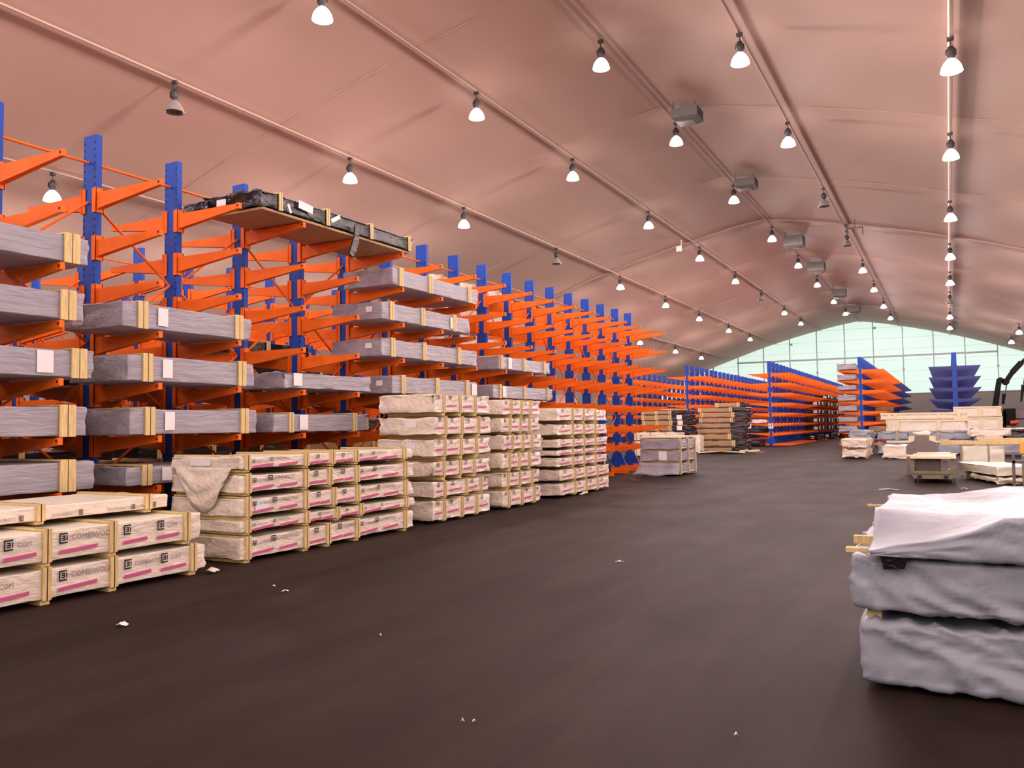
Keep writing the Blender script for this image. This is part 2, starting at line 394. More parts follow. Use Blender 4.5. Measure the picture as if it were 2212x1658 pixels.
# ------------------------------------------------------------------ text meshes
def text_mesh(txt, h, mname, bold=0.0):
    cu = bpy.data.curves.new('t', 'FONT'); cu.body = txt; cu.size = 1.0; cu.extrude = 0.0; cu.offset = bold; cu.resolution_u = 2
    cu.align_x = 'LEFT'; cu.align_y = 'BOTTOM_BASELINE'
    o = bpy.data.objects.new('t', cu); COL.objects.link(o)
    dg = bpy.context.evaluated_depsgraph_get(); me = bpy.data.meshes.new_from_object(o.evaluated_get(dg))
    bpy.data.objects.remove(o); bpy.data.curves.remove(cu)
    ys = [v.co.y for v in me.vertices]; xs = [v.co.x for v in me.vertices]; k = h/(max(ys)-min(ys)); x0, y0 = min(xs), min(ys)
    for v in me.vertices: v.co = Vector(((v.co.x-x0)*k, (v.co.y-y0)*k, 0))
    me.materials.clear(); me.materials.append(M[mname]); me.name = 'lettering'
    # lay the text on the +X face: text x -> local +Y, text y -> local Z
    me.transform(Matrix(((0, 0, 1, 0), (1, 0, 0, 0), (0, 1, 0, 0), (0, 0, 0, 1))))
    return me
WORD = text_mesh('COMBIWOOD', 1.0, 'text'); WORD3 = text_mesh('COM', 1.0, 'text')
def plane_rect(mb, y0, y1, z0, z1, x=0.0, mi=0):
    mb.add([(x, y0, z0), (x, y1, z0), (x, y1, z1), (x, y0, z1)], [(0, 1, 2, 3)], mi)
def logo():
    mb = MB(); t = 0.15      # bracket open to the right with an E and an I inside, unit square
    plane_rect(mb, 0, t, 0, 1); plane_rect(mb, t, 0.85, 1-t, 1); plane_rect(mb, t, 0.85, 0, t)
    for z in (0.26, 0.45, 0.64): plane_rect(mb, 0.28, 0.62, z, z+0.11)
    plane_rect(mb, 0.50, 0.62, 0.26, 0.75); plane_rect(mb, 0.72, 0.85, 0.26, 0.75)
    return mb.mesh('logo', [M['ink']])
LOGO = logo()
def sq():
    mb = MB(); plane_rect(mb, -0.5, 0.5, -0.5, 0.5); return mb
STRIPE = sq().mesh('stripe', [M['pink']])
PAPER = sq().mesh('label_sheet', [M['paper']])
def place(name, me, parent, x, y, z, sy, sz, rx=0.0, yaw=0.0):
    o = link(name, me, parent, (x, y, z)); o.scale = (1, sy, sz); o.rotation_euler = (rx, 0, yaw); return o

# ------------------------------------------------------------------ wrapped packs
def sstep(a, b, x):
    t = min(1, max(0, (x-a)/(b-a))); return t*t*(3-2*t)
def axis(L, c, r):
    n = max(2, round(L/c)); v = [-L/2 + L*i/n for i in range(n+1)]
    return sorted(set([round(q, 4) for q in v if abs(q) < L/2-r*1.1] + [round(s*(L/2-r*k), 4) for s in (-1, 1) for k in (0, 0.3, 0.7, 1)]))
def wrap_mesh(L, W, H, mats, amp=0.012, seed=0, pins=(), cell=0.07, r=0.02, extra=None, top_mi=0, end_amp=1.6, zc=None):
    xs, ys, zs = axis(W, cell*1.6, r), axis(L, cell, r), axis(H, zc or min(cell, H/5), r)
    nx, ny, nz = len(xs), len(ys), len(zs); idx = {}; vs = []; src = []
    def vid(i, j, k):
        q = (i, j, k)
        if q in idx: return idx[q]
        p = Vector((xs[i], ys[j], zs[k])); c = Vector((max(-W/2+r, min(W/2-r, p.x)), max(-L/2+r, min(L/2-r, p.y)), max(-H/2+r, min(H/2-r, p.z))))
        n = (p-c)
        n = n.normalized() if n.length > 1e-6 else Vector((0, 0, 1))
        p = c + n*r
        e = sstep(L/2-0.30, L/2, abs(p.y)) if L > 0.8 else 0.5
        pin = 1.0
        for b in pins: pin = min(pin, sstep(0.02, 0.16, abs(p.y-b)))
        if abs(n.y) > 0.7: pin = 1
        s = seed*7.31
        w = Vector((noise.noise(Vector((p.x*2+s, p.y*1.7, p.z*3))), noise.noise(Vector((p.x*2, p.y*1.7+s, p.z*3+5))), 0))
        a1 = noise.noise(Vector((p.x*2.2+s, p.y*1.1+w.x, p.z*4.0+w.y*2)))
        a2 = 1-abs(noise.noise(Vector((p.x*3+s+w.y, p.y*2.4+p.z*2.5, p.z*7-p.y*0.9+w.x*1.5))))*2.2
        d = -amp*(0.45+0.5*a1) + amp*0.75*max(0, a2)**2 * (0.6+e*end_amp) - amp*0.75
        if e > 0: d += amp*e*end_amp*noise.noise(Vector((p.x*6+s, p.y*6, p.z*9)))*0.9
        d *= (0.25+0.75*pin)
        if n.z < -0.5 or abs(n.x) > 0.7 and d > 0.5*r: d = min(d, 0.0)
        p = p + n*d
        if extra: p = extra(p, n)
        idx[q] = len(vs); vs.append(tuple(p)); return idx[q]
    fs = []; mi = []
    def quad(a, b, c, d, m=0): fs.append((a, b, c, d)); mi.append(m)
    for j in range(ny-1):
        for k in range(nz-1):
            quad(vid(nx-1, j, k), vid(nx-1, j+1, k), vid(nx-1, j+1, k+1), vid(nx-1, j, k+1)); quad(vid(0, j, k), vid(0, j, k+1), vid(0, j+1, k+1), vid(0, j+1, k))
    for i in range(nx-1):
        for k in range(nz-1):
            quad(vid(i, 0, k), vid(i+1, 0, k), vid(i+1, 0, k+1), vid(i, 0, k+1), 2 if len(mats) > 2 else 0); quad(vid(i, ny-1, k), vid(i, ny-1, k+1), vid(i+1, ny-1, k+1), vid(i+1, ny-1, k), 2 if len(mats) > 2 else 0)
    for i in range(nx-1):
        for j in range(ny-1):
            quad(vid(i, j, nz-1), vid(i+1, j, nz-1), vid(i+1, j+1, nz-1), vid(i, j+1, nz-1), top_mi); quad(vid(i, j, 0), vid(i, j+1, 0), vid(i+1, j+1, 0), vid(i+1, j, 0))
    me = bpy.data.meshes.new('wrapping'); me.from_pydata(vs, [], fs)
    for m in mats: me.materials.append(m)
    for i, p in enumerate(me.polygons): p.use_smooth = True; p.material_index = mi[i]
    return me
def strap_loop(mb, y, w, W, H, z0, off, th=0.004):
    x, zt = W/2+off, z0+H+off
    mb.box(x, x+th, y-w/2, y+w/2, z0-0.003, zt); mb.box(-x-th, -x, y-w/2, y+w/2, z0-0.003, zt); mb.box(-x, x, y-w/2, y+w/2, zt, zt+th)
rng = random.Random(4)
def pack(label, group, x0, x1, y0, y1, z0, z1, kind, battens=(), bw=0.10, amp=0.012, seed=None, cat='wrapped pack', bearers=0.0, rz=0.0, cell=0.07,
         sheets=(), endsheets=(), topmat=None, name='wrapped_timber_pack', lumber=0.0, tilt=0.0, extra=None, strap=True, endm=None, bheight=None, r=0.02):
    """pack lying along Y; battens are distances from the near (-Y) end; front face is +X"""
    L, W_, H = y1-y0, x1-x0, z1-z0
    seed = seed if seed is not None else rng.randint(1, 900)
    t = empty(name, ((x0+x1)/2, (y0+y1)/2, z0), rz, label, cat, group)
    if tilt: t.rotation_euler = (0, 0, tilt)
    bt = [b-L/2 for b in battens]
    mats = [M[kind], M[topmat or kind]] + ([M[endm]] if endm else [])
    me = wrap_mesh(L, W_, H, mats, amp, seed, bt, cell, r, extra, 1)
    link('wrapping', me, t, (0, 0, H/2))
    for b in bt:
        mb = MB(); g = 0.012 if strap else -0.002; xf = W_/2+0.001; th = 0.022
        for s in (-1, 1):
            a, c = (b+g/2, b+bw/2) if s > 0 else (b-bw/2, b-g/2)
            hh = H if bheight is None else bheight
            mb.box(xf, xf+th, a, c, 0.0, hh+0.02); mb.box(-xf-th, -xf, a, c, 0.0, H+0.02); mb.box(-xf, xf, a, c, H, H+0.02)
            if lumber: mb.box(-xf, xf+th*0.5, a, c, H+0.02, H+0.02+lumber)
        bto = mb.build('batten', M['pine'], t)
        if strap:
            sm = MB(); strap_loop(sm, b, 0.011, W_, H, 0.0, 0.018); sm.build('strap', M['strap'], bto)
        if bearers:
            bb = MB(); bb.box(-W_/2+0.02, W_/2-0.01, b-0.045, b+0.045, -bearers, 0.0); bb.build('bearer', M['pine'], t)
    for (y, z, w, h) in sheets:
        place('label_sheet', PAPER, t, W_/2+0.006, y-L/2, z, w, h)
    for (xx, z, w, h) in endsheets:
        place('label_sheet', PAPER, t, xx, -L/2-0.008, z, w, h, 0, -PI/2)
    return t, L, W_, H
def brand(t, L, W_, H, y, z, h, text=True, rot=0.0, both=True, th=None, word=None):
    xf = W_/2+0.008
    if rot == 0:
        place('logo', LOGO, t, xf, y-L/2, z, h, h)
        if text: place('lettering', word or WORD, t, xf, y-L/2+h*1.25, z+h*0.22, (th or h*0.55)*0.92, (th or h*0.55))
    elif rot == 'down':      # bracket opening downwards
        o = place('logo', LOGO, t, xf, y-L/2, z+h, h, h, -PI/2)
        if text: place('lettering', WORD, t, xf, y-L/2+h*1.35, z+h*0.3, h*0.5, h*0.55)
    else:                    # upside down
        o = place('logo', LOGO, t, xf, y-L/2+h, z+h, h, h, PI)
        if text: place('lettering', WORD, t, xf, y-L/2-h*0.35, z+h*0.75, h*0.55, h*0.6, PI)
def stripe(t, L, W_, y, z, ln, h=0.035, tilt=0.0):
    place('stripe', STRIPE, t, W_/2+0.007, y-L/2+ln/2, z, ln, h, tilt)

# --- grey packs on the aisle arms of the near rack
XF, XB = -9.27, -10.46
GR = 'grey wrapped packs on the near rack arms'
LN = ['top arms', 'second arms from the top', 'third arms from the top', 'fourth arms from the top', 'fifth arms from the top', 'sixth arms from the top', 'lowest arms']
def rackpack(lab, y0, y1, lv, h, bat, bw, sheets=(), seed=None, kind='grey', es=(), xf=XF, amp=0.012, **k):
    return pack(lab, GR, XB, xf, y0, y1, LEV[lv]+0.02, LEV[lv]+0.02+h, kind, bat, bw, amp, seed, cell=0.06, sheets=sheets, endsheets=es, **k)
AL = ['highest', 'second highest', 'middle', 'second lowest', 'lowest']
for i, (lv, h, yr, so) in enumerate(((2, 0.34, 6.54, 0.24), (3, 0.34, 6.48, 0.22), (4, 0.34, 6.61, 0.20), (5, 0.36, 6.53, 0.26), (6, 0.36, 6.64, 0.36))):
    yl = 3.7; ln = yr-yl
    rackpack('grey wrapped pack cut off by the left edge, %s of its column' % AL[i], yl, yr, lv, h, [0.5, ln-so], 0.20,
             sheets=[(ln-0.62, 0.18, 0.20, 0.26)] if i == 2 else [])
for i, (lv, y0, y1, h) in enumerate(((3, 7.0, 9.22, 0.34), (4, 7.08, 9.28, 0.35), (5, 7.12, 9.33, 0.35), (6, 7.08, 9.25, 0.25))):
    rackpack('grey wrapped pack with white paper near its left batten, %s in the second column' % ['top', 'second down', 'third down', 'bottom'][i],
             y0, y1, lv, h, [0.30, y1-y0-0.26], 0.15, sheets=[(0.62, 0.18*h/0.34, 0.16, 0.24*h/0.34)], es=[(-0.28, 0.18, 0.22, 0.22)] if i == 0 else ())
t = rackpack('grey pack with loose cover hanging at both ends, above the cream stack with five layers', 9.92, 12.12, 4, 0.27, [], 0.1, sheets=[(0.30, 0.15, 0.20, 0.20)], amp=0.018)
rackpack('short grey pack just above the five layer cream stack', 9.68, 12.05, 5, 0.30, [0.38, 1.98], 0.10, sheets=[(0.68, 0.16, 0.20, 0.24)])
for i, (lv, y0, y1, h, b) in enumerate(((1, 12.82, 16.06, 0.34, (0.27, 1.3, 2.85)), (2, 12.48, 15.70, 0.34, (0.30, 1.35, 2.55)), (3, 12.46, 16.0, 0.34, (0.35, 1.42, 2.75)), (4, 12.79, 15.99, 0.34, (0.35, 1.55, 2.75)))):
    rackpack('long grey pack with three battens, %s of four mid rack' % ['highest', 'second highest', 'second lowest', 'lowest'][i],
             y0, y1, lv, h, b, 0.12, sheets=[(y1-y0-0.15, 0.17, 0.22, 0.25)] if i == 3 else ([(y1-y0-0.75, 0.17, 0.16, 0.24)] if i == 1 else []), es=[(0.3, 0.2, 0.15, 0.1)] if i > 0 else ())
for i, (lv, y0, y1, h, b) in enumerate(((3, 17.0, 19.82, 0.31, (0.12, 1.3, 2.45)), (4, 16.7, 19.95, 0.31, (0.35, 1.6, 2.95)))):
    rackpack('grey pack with three thin battens above the six layer cream stack, %s of two' % ['upper', 'lower'][i], y0, y1, lv, h, b, 0.09, sheets=[(0.55, 0.16, 0.18, 0.26)])
# loads on the far side arms of the near rack
BG = 'packs on the far side arms of the near rack'
for i, (lv, y0, y1) in enumerate(((0, 16.8, 20.6), (1, 17.2, 20.9), (2, 17.0, 20.8), (4, 21.5, 25.5))):
    pack('pale pack on the far side of the near rack, %s' % ['highest of that column', 'second from top of that column', 'third from top of that column', 'low down near the rack end'][i],
         BG, -12.05, -10.95, y0, y1, LEV[lv]+0.02, LEV[lv]+0.35, 'cream', (0.4, 2.0, 3.3), 0.1, cell=0.12)
for i, (lv, y0, y1, k) in enumerate(((4, 8.3, 11.6, 'black'), (4, 11.9, 14.6, 'black'), (5, 9.6, 13.4, 'black'), (5, 5.4, 8.6, 'black'), (6, 4.6, 8.2, 'black'), (6, 8.6, 11.9, 'brown'), (3, 10.2, 12.4, 'black'), (4, 4.5, 7.6, 'black'), (6, 12.2, 15.4, 'black'))):
    pack('%s pack behind the near rack, %s, %s' % (k, LN[lv], 'number %s from left' % ['one', 'two', 'three', 'four'][int(y0//3.6) if y0 < 14 else 3]),
         BG, -12.05, -10.96, y0, y1, LEV[lv]+0.02, LEV[lv]+0.27, k, (0.4, (y1-y0)/2, y1-y0-0.4), 0.09, cell=0.12, amp=0.016)
for i, (lv, y0, y1, k) in enumerate(((4, 10.5, 14.0, 'black'), (4, 15.5, 19.4, 'black'), (5, 8.0, 12.2, 'black'), (5, 12.8, 16.8, 'brown'), (5, 17.5, 21.5, 'black'), (6, 7.4, 11.2, 'black'), (6, 11.8, 15.8, 'black'), (6, 16.5, 20.3, 'brown'), (6, 21.0, 25.0, 'black'), (3, 16.0, 19.0, 'black'))):  # dark packs added so the shaded rack interior reads dark
    pack('added %s pack on the second rack, %s, %s bay group' % (k, LN[lv], ['nearest', 'second', 'third', 'fourth', 'last'][min(4, int((y0-7)//4.3))]), 'dark packs added on the second rack', -16.22, -15.05, y0, y1, LEV[lv]+0.02, LEV[lv]+0.36, k, (0.5, (y1-y0)/2, y1-y0-0.5), 0.1, cell=0.16, amp=0.02)
for i, y0 in enumerate((7.0, 11.5, 16.0, 20.5)):  # black piles added to deepen the shade under the near rack
    pack('added low black wrapped pile under the near rack, %s from left' % ['first', 'second', 'third', 'fourth'][i], 'black piles added on the base beams of the near rack', -10.30, -9.4, y0, y0+4.0, 0.13, 0.52, 'black', (0.5, 3.4), 0.08, cell=0.16, amp=0.02)
# black film pack on the topmost arms
def sag(p, n): return p
tb = pack('black film wrapped board pack on the topmost arms with a torn strip hanging', None, -10.46, -9.22, 9.35, 13.45, LEV[0]+0.06, LEV[0]+0.33, 'black', (0.42, 1.55, 2.75, 3.95), 0.07, amp=0.035, cell=0.05, seed=21, name='black_film_pack', cat='wrapped pack')
for (y, z, w, h, rx) in ((1.0, 0.19, 0.34, 0.13, -0.1), (1.75, 0.16, 0.26, 0.07, 0.5), (0.62, 0.08, 0.05, 0.15, 0.5)):
    place('torn_label', PAPER, tb[0], tb[2]/2+0.012, y-tb[1]/2, z, w, h, rx)
place('torn_label', PAPER, tb[0], -0.2, -tb[1]/2-0.02, 0.14, 0.20, 0.10, 0, -PI/2)
mb = MB(); pts = [(0.66, 0.22, 0.12), (0.68, 0.20, -0.05), (0.67, 0.14, -0.25), (0.69, 0.02, -0.42)]
for a, b, w, w2 in zip(pts, pts[1:], (0.10, 0.13, 0.15), (0.13, 0.15, 0.10)): mb.bar(a, b, 0.03, w, 0, 0.03, w2, (0, 1, 0))
mb.build('hanging_film', M['black'], tb[0])
link('end_film', wrap_mesh(0.5, 0.62, 0.20, [M['black']], 0.05, 9, (), 0.06, 0.05), tb[0], (-0.72, -1.90, 0.13))
mb = MB(); mb.box(-0.58, 0.58, -1.98, 1.98, -0.038, 0.0); mb.build('bottom_board', M['brown'], tb[0])

# --- cream printed packs on the floor
CG = 'cream printed board packs stacked on the floor'
XC = -7.5
def creampack(lab, y0, y1, z0, z1, bat, lay, x0=-8.7, x1=XC, amp=0.012, gap=0.036, bw=0.085, stripes=True, cell=0.06, sheets=(), endsheets=(), tilt=0.0, tm='creamtop', lumber=0.0):
    t, L, W_, H = pack(lab, CG, x0, x1, y0, y1, z0, z1, 'cream', bat, bw, amp, bearers=gap, cell=cell, topmat=tm, name='printed_board_pack', cat='board pack', sheets=sheets, endsheets=endsheets, tilt=tilt, lumber=lumber, endm='cream')
    bays = [0.0] + list(bat) + [L]
    for a, b in zip(bays, bays[1:]):
        w = b-a
        if w < 0.16: continue
        h = min(0.10 if lay == 'near' else 0.085, H*0.36)
        if lay == 'near':
            k = max(1, round((w-0.1)/0.50)) if w > 0.5 else 1
            for q in range(k):
                y = a+0.12+q*(w-0.1)/k; room = (w-0.1)/k-0.06
                if room > 0.30:
                    brand(t, L, W_, H, y, H-h-0.035, h, text=room > 0.36 or q == k-1 and k > 1, th=0.044 if k > 1 else None, word=WORD3 if k > 1 and q == k-1 else None)
                    if stripes: stripe(t, L, W_, y, 0.085, min(0.40, room-0.06), 0.034, 0.05)
        elif lay == 'flip':
            k = max(1, round(w/0.62))
            for q in range(k): brand(t, L, W_, H, a+(q+1)*w/k-0.22, 0.02, min(h, H*0.6), True, 'flip')
        elif lay == 'mid':
            y = a+w*rng.uniform(0.3, 0.42)
            if w > 0.3:
                brand(t, L, W_, H, y, H-h-0.02, h, text=(w > 0.6), rot='down')
                if w > 0.9: brand(t, L, W_, H, a+0.08, H-h-0.03, h*0.8, True, 'down')
                if stripes:
                    stripe(t, L, W_, a+0.08, H*0.26, w*0.34, 0.03, 0.06); stripe(t, L, W_, a+w*0.52, H*0.28, w*0.32, 0.03, 0.05)
        else:
            h = min(0.075, H*0.3)
            o = place('logo', LOGO, t, W_/2+0.008, a-L/2+w*0.3, H-0.02, h, h, -PI/2)
            if stripes and w > 0.3: stripe(t, L, W_, a+w*0.18, H*0.4, w*0.6, 0.028, 0.03)
    return t
# front left stack
creampack('cream printed board pack at the bottom of the front left stack', 3.6, 6.74, 0.045, 0.33, (1.26, 1.96, 2.95), 'near', x1=-7.46, amp=0.010, gap=0.043)
creampack('cream printed board pack in the middle of the front left stack', 3.5, 6.66, 0.39, 0.68, (1.36, 2.05, 2.96), 'near', x1=-7.46, x0=-8.72, amp=0.010)
creampack('thin cream board pack with upside down lettering on top of the front left stack', 3.2, 6.55, 0.735, 0.88, (1.85, 3.08), 'flip', x0=-9.0, x1=-7.86, amp=0.004, gap=0.033, tilt=0.0, stripes=False)
# five layer stack
NM = {5: ['bottom', 'second from bottom', 'middle', 'second from top', 'top'], 6: ['bottom', 'second from bottom', 'third from bottom', 'third from top', 'second from top', 'top'],
      7: ['bottom', 'second from bottom', 'third from bottom', 'middle', 'third from top', 'second from top', 'top']}
for i, (z0, z1, b) in enumerate(((0.04, 0.30, (0.12, 1.14, 1.58, 2.2, 3.38)), (0.36, 0.50, (0.12, 1.16, 1.78, 2.3, 3.42)), (0.55, 0.77, (0.12, 1.14, 1.70, 2.22, 3.40)), (0.83, 1.05, (0.12, 1.14, 1.62, 2.20, 3.40)), (1.11, 1.27, (0.12, 1.16, 1.68, 2.2, 3.38)))):
    creampack('%s pack of the five layer cream stack' % NM[5][i], 7.28 if i != 4 else 7.27, 10.88+(0.05 if i % 2 else 0), z0, z1, b, 'mid', gap=0.028 if i else 0.038, amp=0.015,
              sheets=[(0.35, 0.12, 0.22, 0.13)] if i == 2 else (), endsheets=[(-0.05, 0.09, 0.35, 0.08)] if i == 4 else ())
# drooping film on the near end of the five layer stack
def drape(name, parent, width, drop, loc, seed, m='cream'):
    mb = MB(); nx, nz = 24, 14; vs = []
    for k in range(nz+1):
        for i in range(nx+1):
            u, v = i/nx, k/nz; cat = 4*u*(1-u)
            x = (u-0.5)*width*(1-0.28*v); z = -drop*v*(0.35+0.65*cat)
            y = -0.05*math.sin(PI*v)*cat - 0.02*noise.noise(Vector((u*6+seed, v*8, 0))) - 0.018*math.sin(14*v-4*cat)*cat
            vs.append((x, y-0.03, z))
    mb.add(vs, [(k*(nx+1)+i, k*(nx+1)+i+1, (k+1)*(nx+1)+i+1, (k+1)*(nx+1)+i) for k in range(nz) for i in range(nx)], 0, True)
    o = mb.build(name, M[m], parent, loc)
    md = o.modifiers.new('thickness', 'SOLIDIFY'); md.thickness = 0.006
    return o
top5 = [o for o in COL.objects if o.get('label') == 'top pack of the five layer cream stack'][0]
drape('loose_film', top5, 1.0, 0.55, (0.0, -1.80, 0.03), 3)
S = [('six layer cream stack next to the five layer one', 11.55, 13.45, [(0.04, 0.37), (0.42, 0.68), (0.76, 1.02), (1.10, 1.39), (1.46, 1.76), (1.83, 2.14)], [(0.35, 0.92, 1.42), (0.34, 1.05, 1.55), (0.32, 0.85, 1.33), (0.32, 0.85, 1.38), (0.33, 0.87, 1.45), (0.30, 0.82, 1.35)]),
     ('six layer cream stack next to the seven layer one', 13.95, 15.6, [(0.045, 0.36), (0.42, 0.70), (0.78, 1.07), (1.13, 1.42), (1.47, 1.75), (1.81, 2.09)], [(0.25, 0.8, 1.35), (0.25, 0.75, 1.3), (0.3, 0.7, 1.15), (0.35, 0.8, 1.2), (0.35, 0.8, 1.2), (0.35, 0.8, 1.2)]),
     ('seven layer cream stack nearest the empty rack end', 16.5, 19.45, [(0.05, 0.32), (0.37, 0.62), (0.68, 0.88), (0.92, 1.06), (1.10, 1.29), (1.37, 1.62), (1.69, 1.97)], [(0.85, 1.5, 2.2)]*7)]
for nm, y0, y1, lays, bb in S:
    for i, (z0, z1) in enumerate(lays):
        j = rng.uniform(-0.06, 0.06)
        g = z0 - (lays[i-1][1] if i else 0.0)
        creampack('%s pack of the %s' % (NM[len(lays)][i], nm), y0+j, y1+j*0.5, z0, z1, bb[i], 'far', amp=0.018, gap=max(0.012, min(0.08, g)-0.026), bw=0.05, cell=0.075,
                  x1=XC-0.05+rng.uniform(-0.02, 0.02), tm='cream' if i < len(lays)-1 else 'creamtop', endsheets=[(0.1, 0.18, 0.22, 0.10)] if i in (3, 4) else ())
# three grey packs beyond the row
GG = 'three grey packs stacked on the aisle floor'
for i, (z0, z1) in enumerate(((0.05, 0.40), (0.44, 0.76), (0.80, 1.13))):
    t, L, W_, H = pack('%s of three grey packs standing alone beyond the cream stacks' % ['bottom', 'middle', 'top'][i], GG, -8.55, -7.28, 24.75, 26.6, z0, z1, 'grey', (0.12, 0.95, 1.75), 0.06, 0.02, bearers=0.018,
         cell=0.08, topmat='creamtop' if i == 2 else None, endsheets=[(0.1, 0.17, 0.26, 0.28)] if i == 1 else (), strap=False)
mb = MB(); mb.box(-0.62, 0.60, -0.9, 0.85, 0, 0.05); tag(mb.build('cover_board', M['palepine'], None, (-7.92, 25.65, 1.155)), 'pale cover board lying on the lone stack of grey packs', 'board')
mb = MB(); vs = []
for k in range(7):
    for i in range(13):
        u, v = i/12, k/6; vs.append((-1.36+1.28*u-0.10*(1-u)*v*v*2.2, -0.02-0.12*v*v-0.015*math.sin(u*17), 0.35*(1-v)+0.03*math.sin(u*9)*v+0.02))
mb.add(vs, [(k*13+i, (k+1)*13+i, (k+1)*13+i+1, k*13+i+1) for k in range(6) for i in range(12)], 0, True)
gb = [o for o in COL.objects if str(o.get('label')).startswith('bottom of three grey')][0]
o = mb.build('hanging_skirt', M['grey'], gb, (0.715, -0.955, -0.04)); md = o.modifiers.new('t', 'SOLIDIFY'); md.thickness = 0.006
pack('rounded cream pack half hidden behind the lone grey packs', None, -12.75, -11.9, 44.3, 45.3, 0.0, 0.95, 'cream', (), 0.1, 0.04, cell=0.09, cat='wrapped pack', r=0.1)

# printed packs behind the rack end
for i, (z0, z1) in enumerate(((0.04, 0.38), (0.42, 0.76), (0.80, 1.16))):
    t = pack('%s of three printed cream packs behind the end of the near rack' % ['bottom', 'middle', 'top'][i], 'printed packs behind the near rack end', -0.6, 0.6, -1.1, 1.1, z0, z1, 'cream', (0.12, 0.85, 1.6), 0.05, 0.01, cell=0.1, name='printed_board_pack', cat='board pack')
    t[0].location = (-12.65, 39.6, z0); t[0].rotation_euler = (0, 0, -PI/2)
    for y in (0.3, 1.0, 1.75): brand(t[0], t[1], t[2], t[3], y, 0.12, 0.12, False)
# brown packs
def brownpack(lab, grp, x0, x1, yf, z0, z1, blk, bat, seed, depth=1.25, amp=0.015):
    """long side faces the camera side (-Y); brown board with a black film end on the right"""
    L = x1-x0; H = z1-z0
    t = empty('board_pack', ((x0+x1)/2, yf+depth/2, z0), -PI/2, lab, 'board pack', grp)
    link('board', wrap_mesh(L, depth, H, [M['brown']], amp, seed, (), 0.14, 0.015), t, (0, 0, H/2))
    mb = MB(); mb.box(-depth/2+0.03, depth/2-0.02, -L/2+0.02, L/2+blk*0.7, -0.028 if z0 > 0.03 else -z0, -0.004); mb.build('dark_gap_strip', M['darkpanel'], t)  # dark strip added to fill the gap below the pack with shade
    Lb = blk; me = wrap_mesh(Lb, depth+0.05, H+0.005, [M['black']], 0.022, seed+1, (), 0.12, 0.04)
    link('black_film_end', me, t, (0, L/2+Lb/2-0.15, H/2))
    for b in bat:
        mb = MB()
        for s in (-1, 1): mb.box(depth/2, depth/2+0.03, b-L/2+s*0.05-0.035, b-L/2+s*0.05+0.035, 0, H)
        mb.build('batten', M['pine'], t)
    return t
H2 = [(0.02, 0.22, 0, 0), (0.28, 0.62, 0.05, 0), (0.66, 0.98, -0.1, 1), (1.02, 1.28, -0.05, 0), (1.32, 1.58, -0.05, 0), (1.62, 1.88, 0.05, 1), (1.92, 2.18, 0.12, 1), (2.21, 2.46, 0.0, 1)]
H2N = ['lowest', 'second lowest', 'third lowest', 'fourth lowest', 'fourth highest', 'third highest', 'second highest', 'highest full width']
for i, (z0, z1, dx, bt) in enumerate(H2):
    brownpack('brown board pack with black film end in the taller pile, %s' % H2N[i], 'brown board packs in the taller pile', -12.75+dx, -10.7+dx, 47.0, z0, z1, 0.85, (0.15, 1.9) if bt else ((1.98,) if i == 1 else ()), 40+i)
brownpack('smaller brown board pack on the very top of the taller pile', 'brown board packs in the taller pile', -11.9, -10.4, 47.6, 2.48, 2.74, 0.4, (0.15, 1.35), 60)
for i, (z0, z1, dx) in enumerate(((0.9, 1.16, 0.1), (1.19, 1.46, 0.0), (1.50, 1.77, 0.05), (1.80, 2.10, 0.0), (2.13, 2.33, 0.0))):
    t = brownpack('brown board pack with black end and white label in the left pile, %s' % ['lowest visible', 'second up', 'third up', 'fourth up', 'top'][i], 'brown board packs in the left pile', -15.75+dx, -13.95+dx, 46.0, z0, z1, 1.2, (0.1, 0.9, 1.7), 70+i)
    if i in (1, 2, 3): place('label_sheet', PAPER, t, 0.68, 0.9+0.45, 0.14, 0.30, 0.24)
mb = MB(); mb.box(-15.7, -13.4, 46.1, 47.2, 0, 0.89); o = mb.build('stacked_board_base', M['black']); tag(o, 'black wrapped base under the left pile of brown board packs', 'board pack')
mb = MB(); mb.box(-0.9, 0.9, -0.5, 0.5, 0, 0.03); tag(mb.build('cover_board', M['palepine'], None, (-14.2, 46.6, 2.38)), 'pale board lying on the left pile of brown packs', 'board')
# black packs by the distant rack
for i, (z0, z1, y0, y1) in enumerate(((0.0, 0.45, 56.4, 58.4), (0.89, 1.27, 58.9, 62.0))):
    t = pack('black pack with white label left of the 17 plate, %s' % ['lying on the floor', 'on the low arms'][i], None, -12.6, -11.15, y0, y1, z0, z1, 'black', (), 0.1, 0.04, cell=0.14, cat='wrapped pack', endsheets=[(-0.45 if i == 0 else -0.45, 0.25+0.2*i, 0.25, 0.2+0.1*i)], name='black_film_pack')
pack('pale pink wrapped pack on the arms left of the rack with the 17 plate', None, -12.3, -11.12, 58.8, 62.0, 1.54, 1.82, 'cream', (), 0.1, 0.05, cell=0.14, cat='wrapped pack')
# plate 17
pl = MB(); pl.box(-0.17, 0.17, -0.012, 0, 0, 0.34); p = pl.build('number_plate', M['paper'], None, (-10.9, 59.02, 1.16)); tag(p, 'white number plate reading 17 on the end post of a distant rack', 'sign')
nm_ = text_mesh('17', 0.2, 'ink', 0.02); nm_.name = 'digits'
ws = [v.co.y for v in nm_.vertices]; o = link('digits', nm_, p, (-max(ws)/2, -0.016, 0.07)); o.rotation_euler = (0, 0, -PI/2)
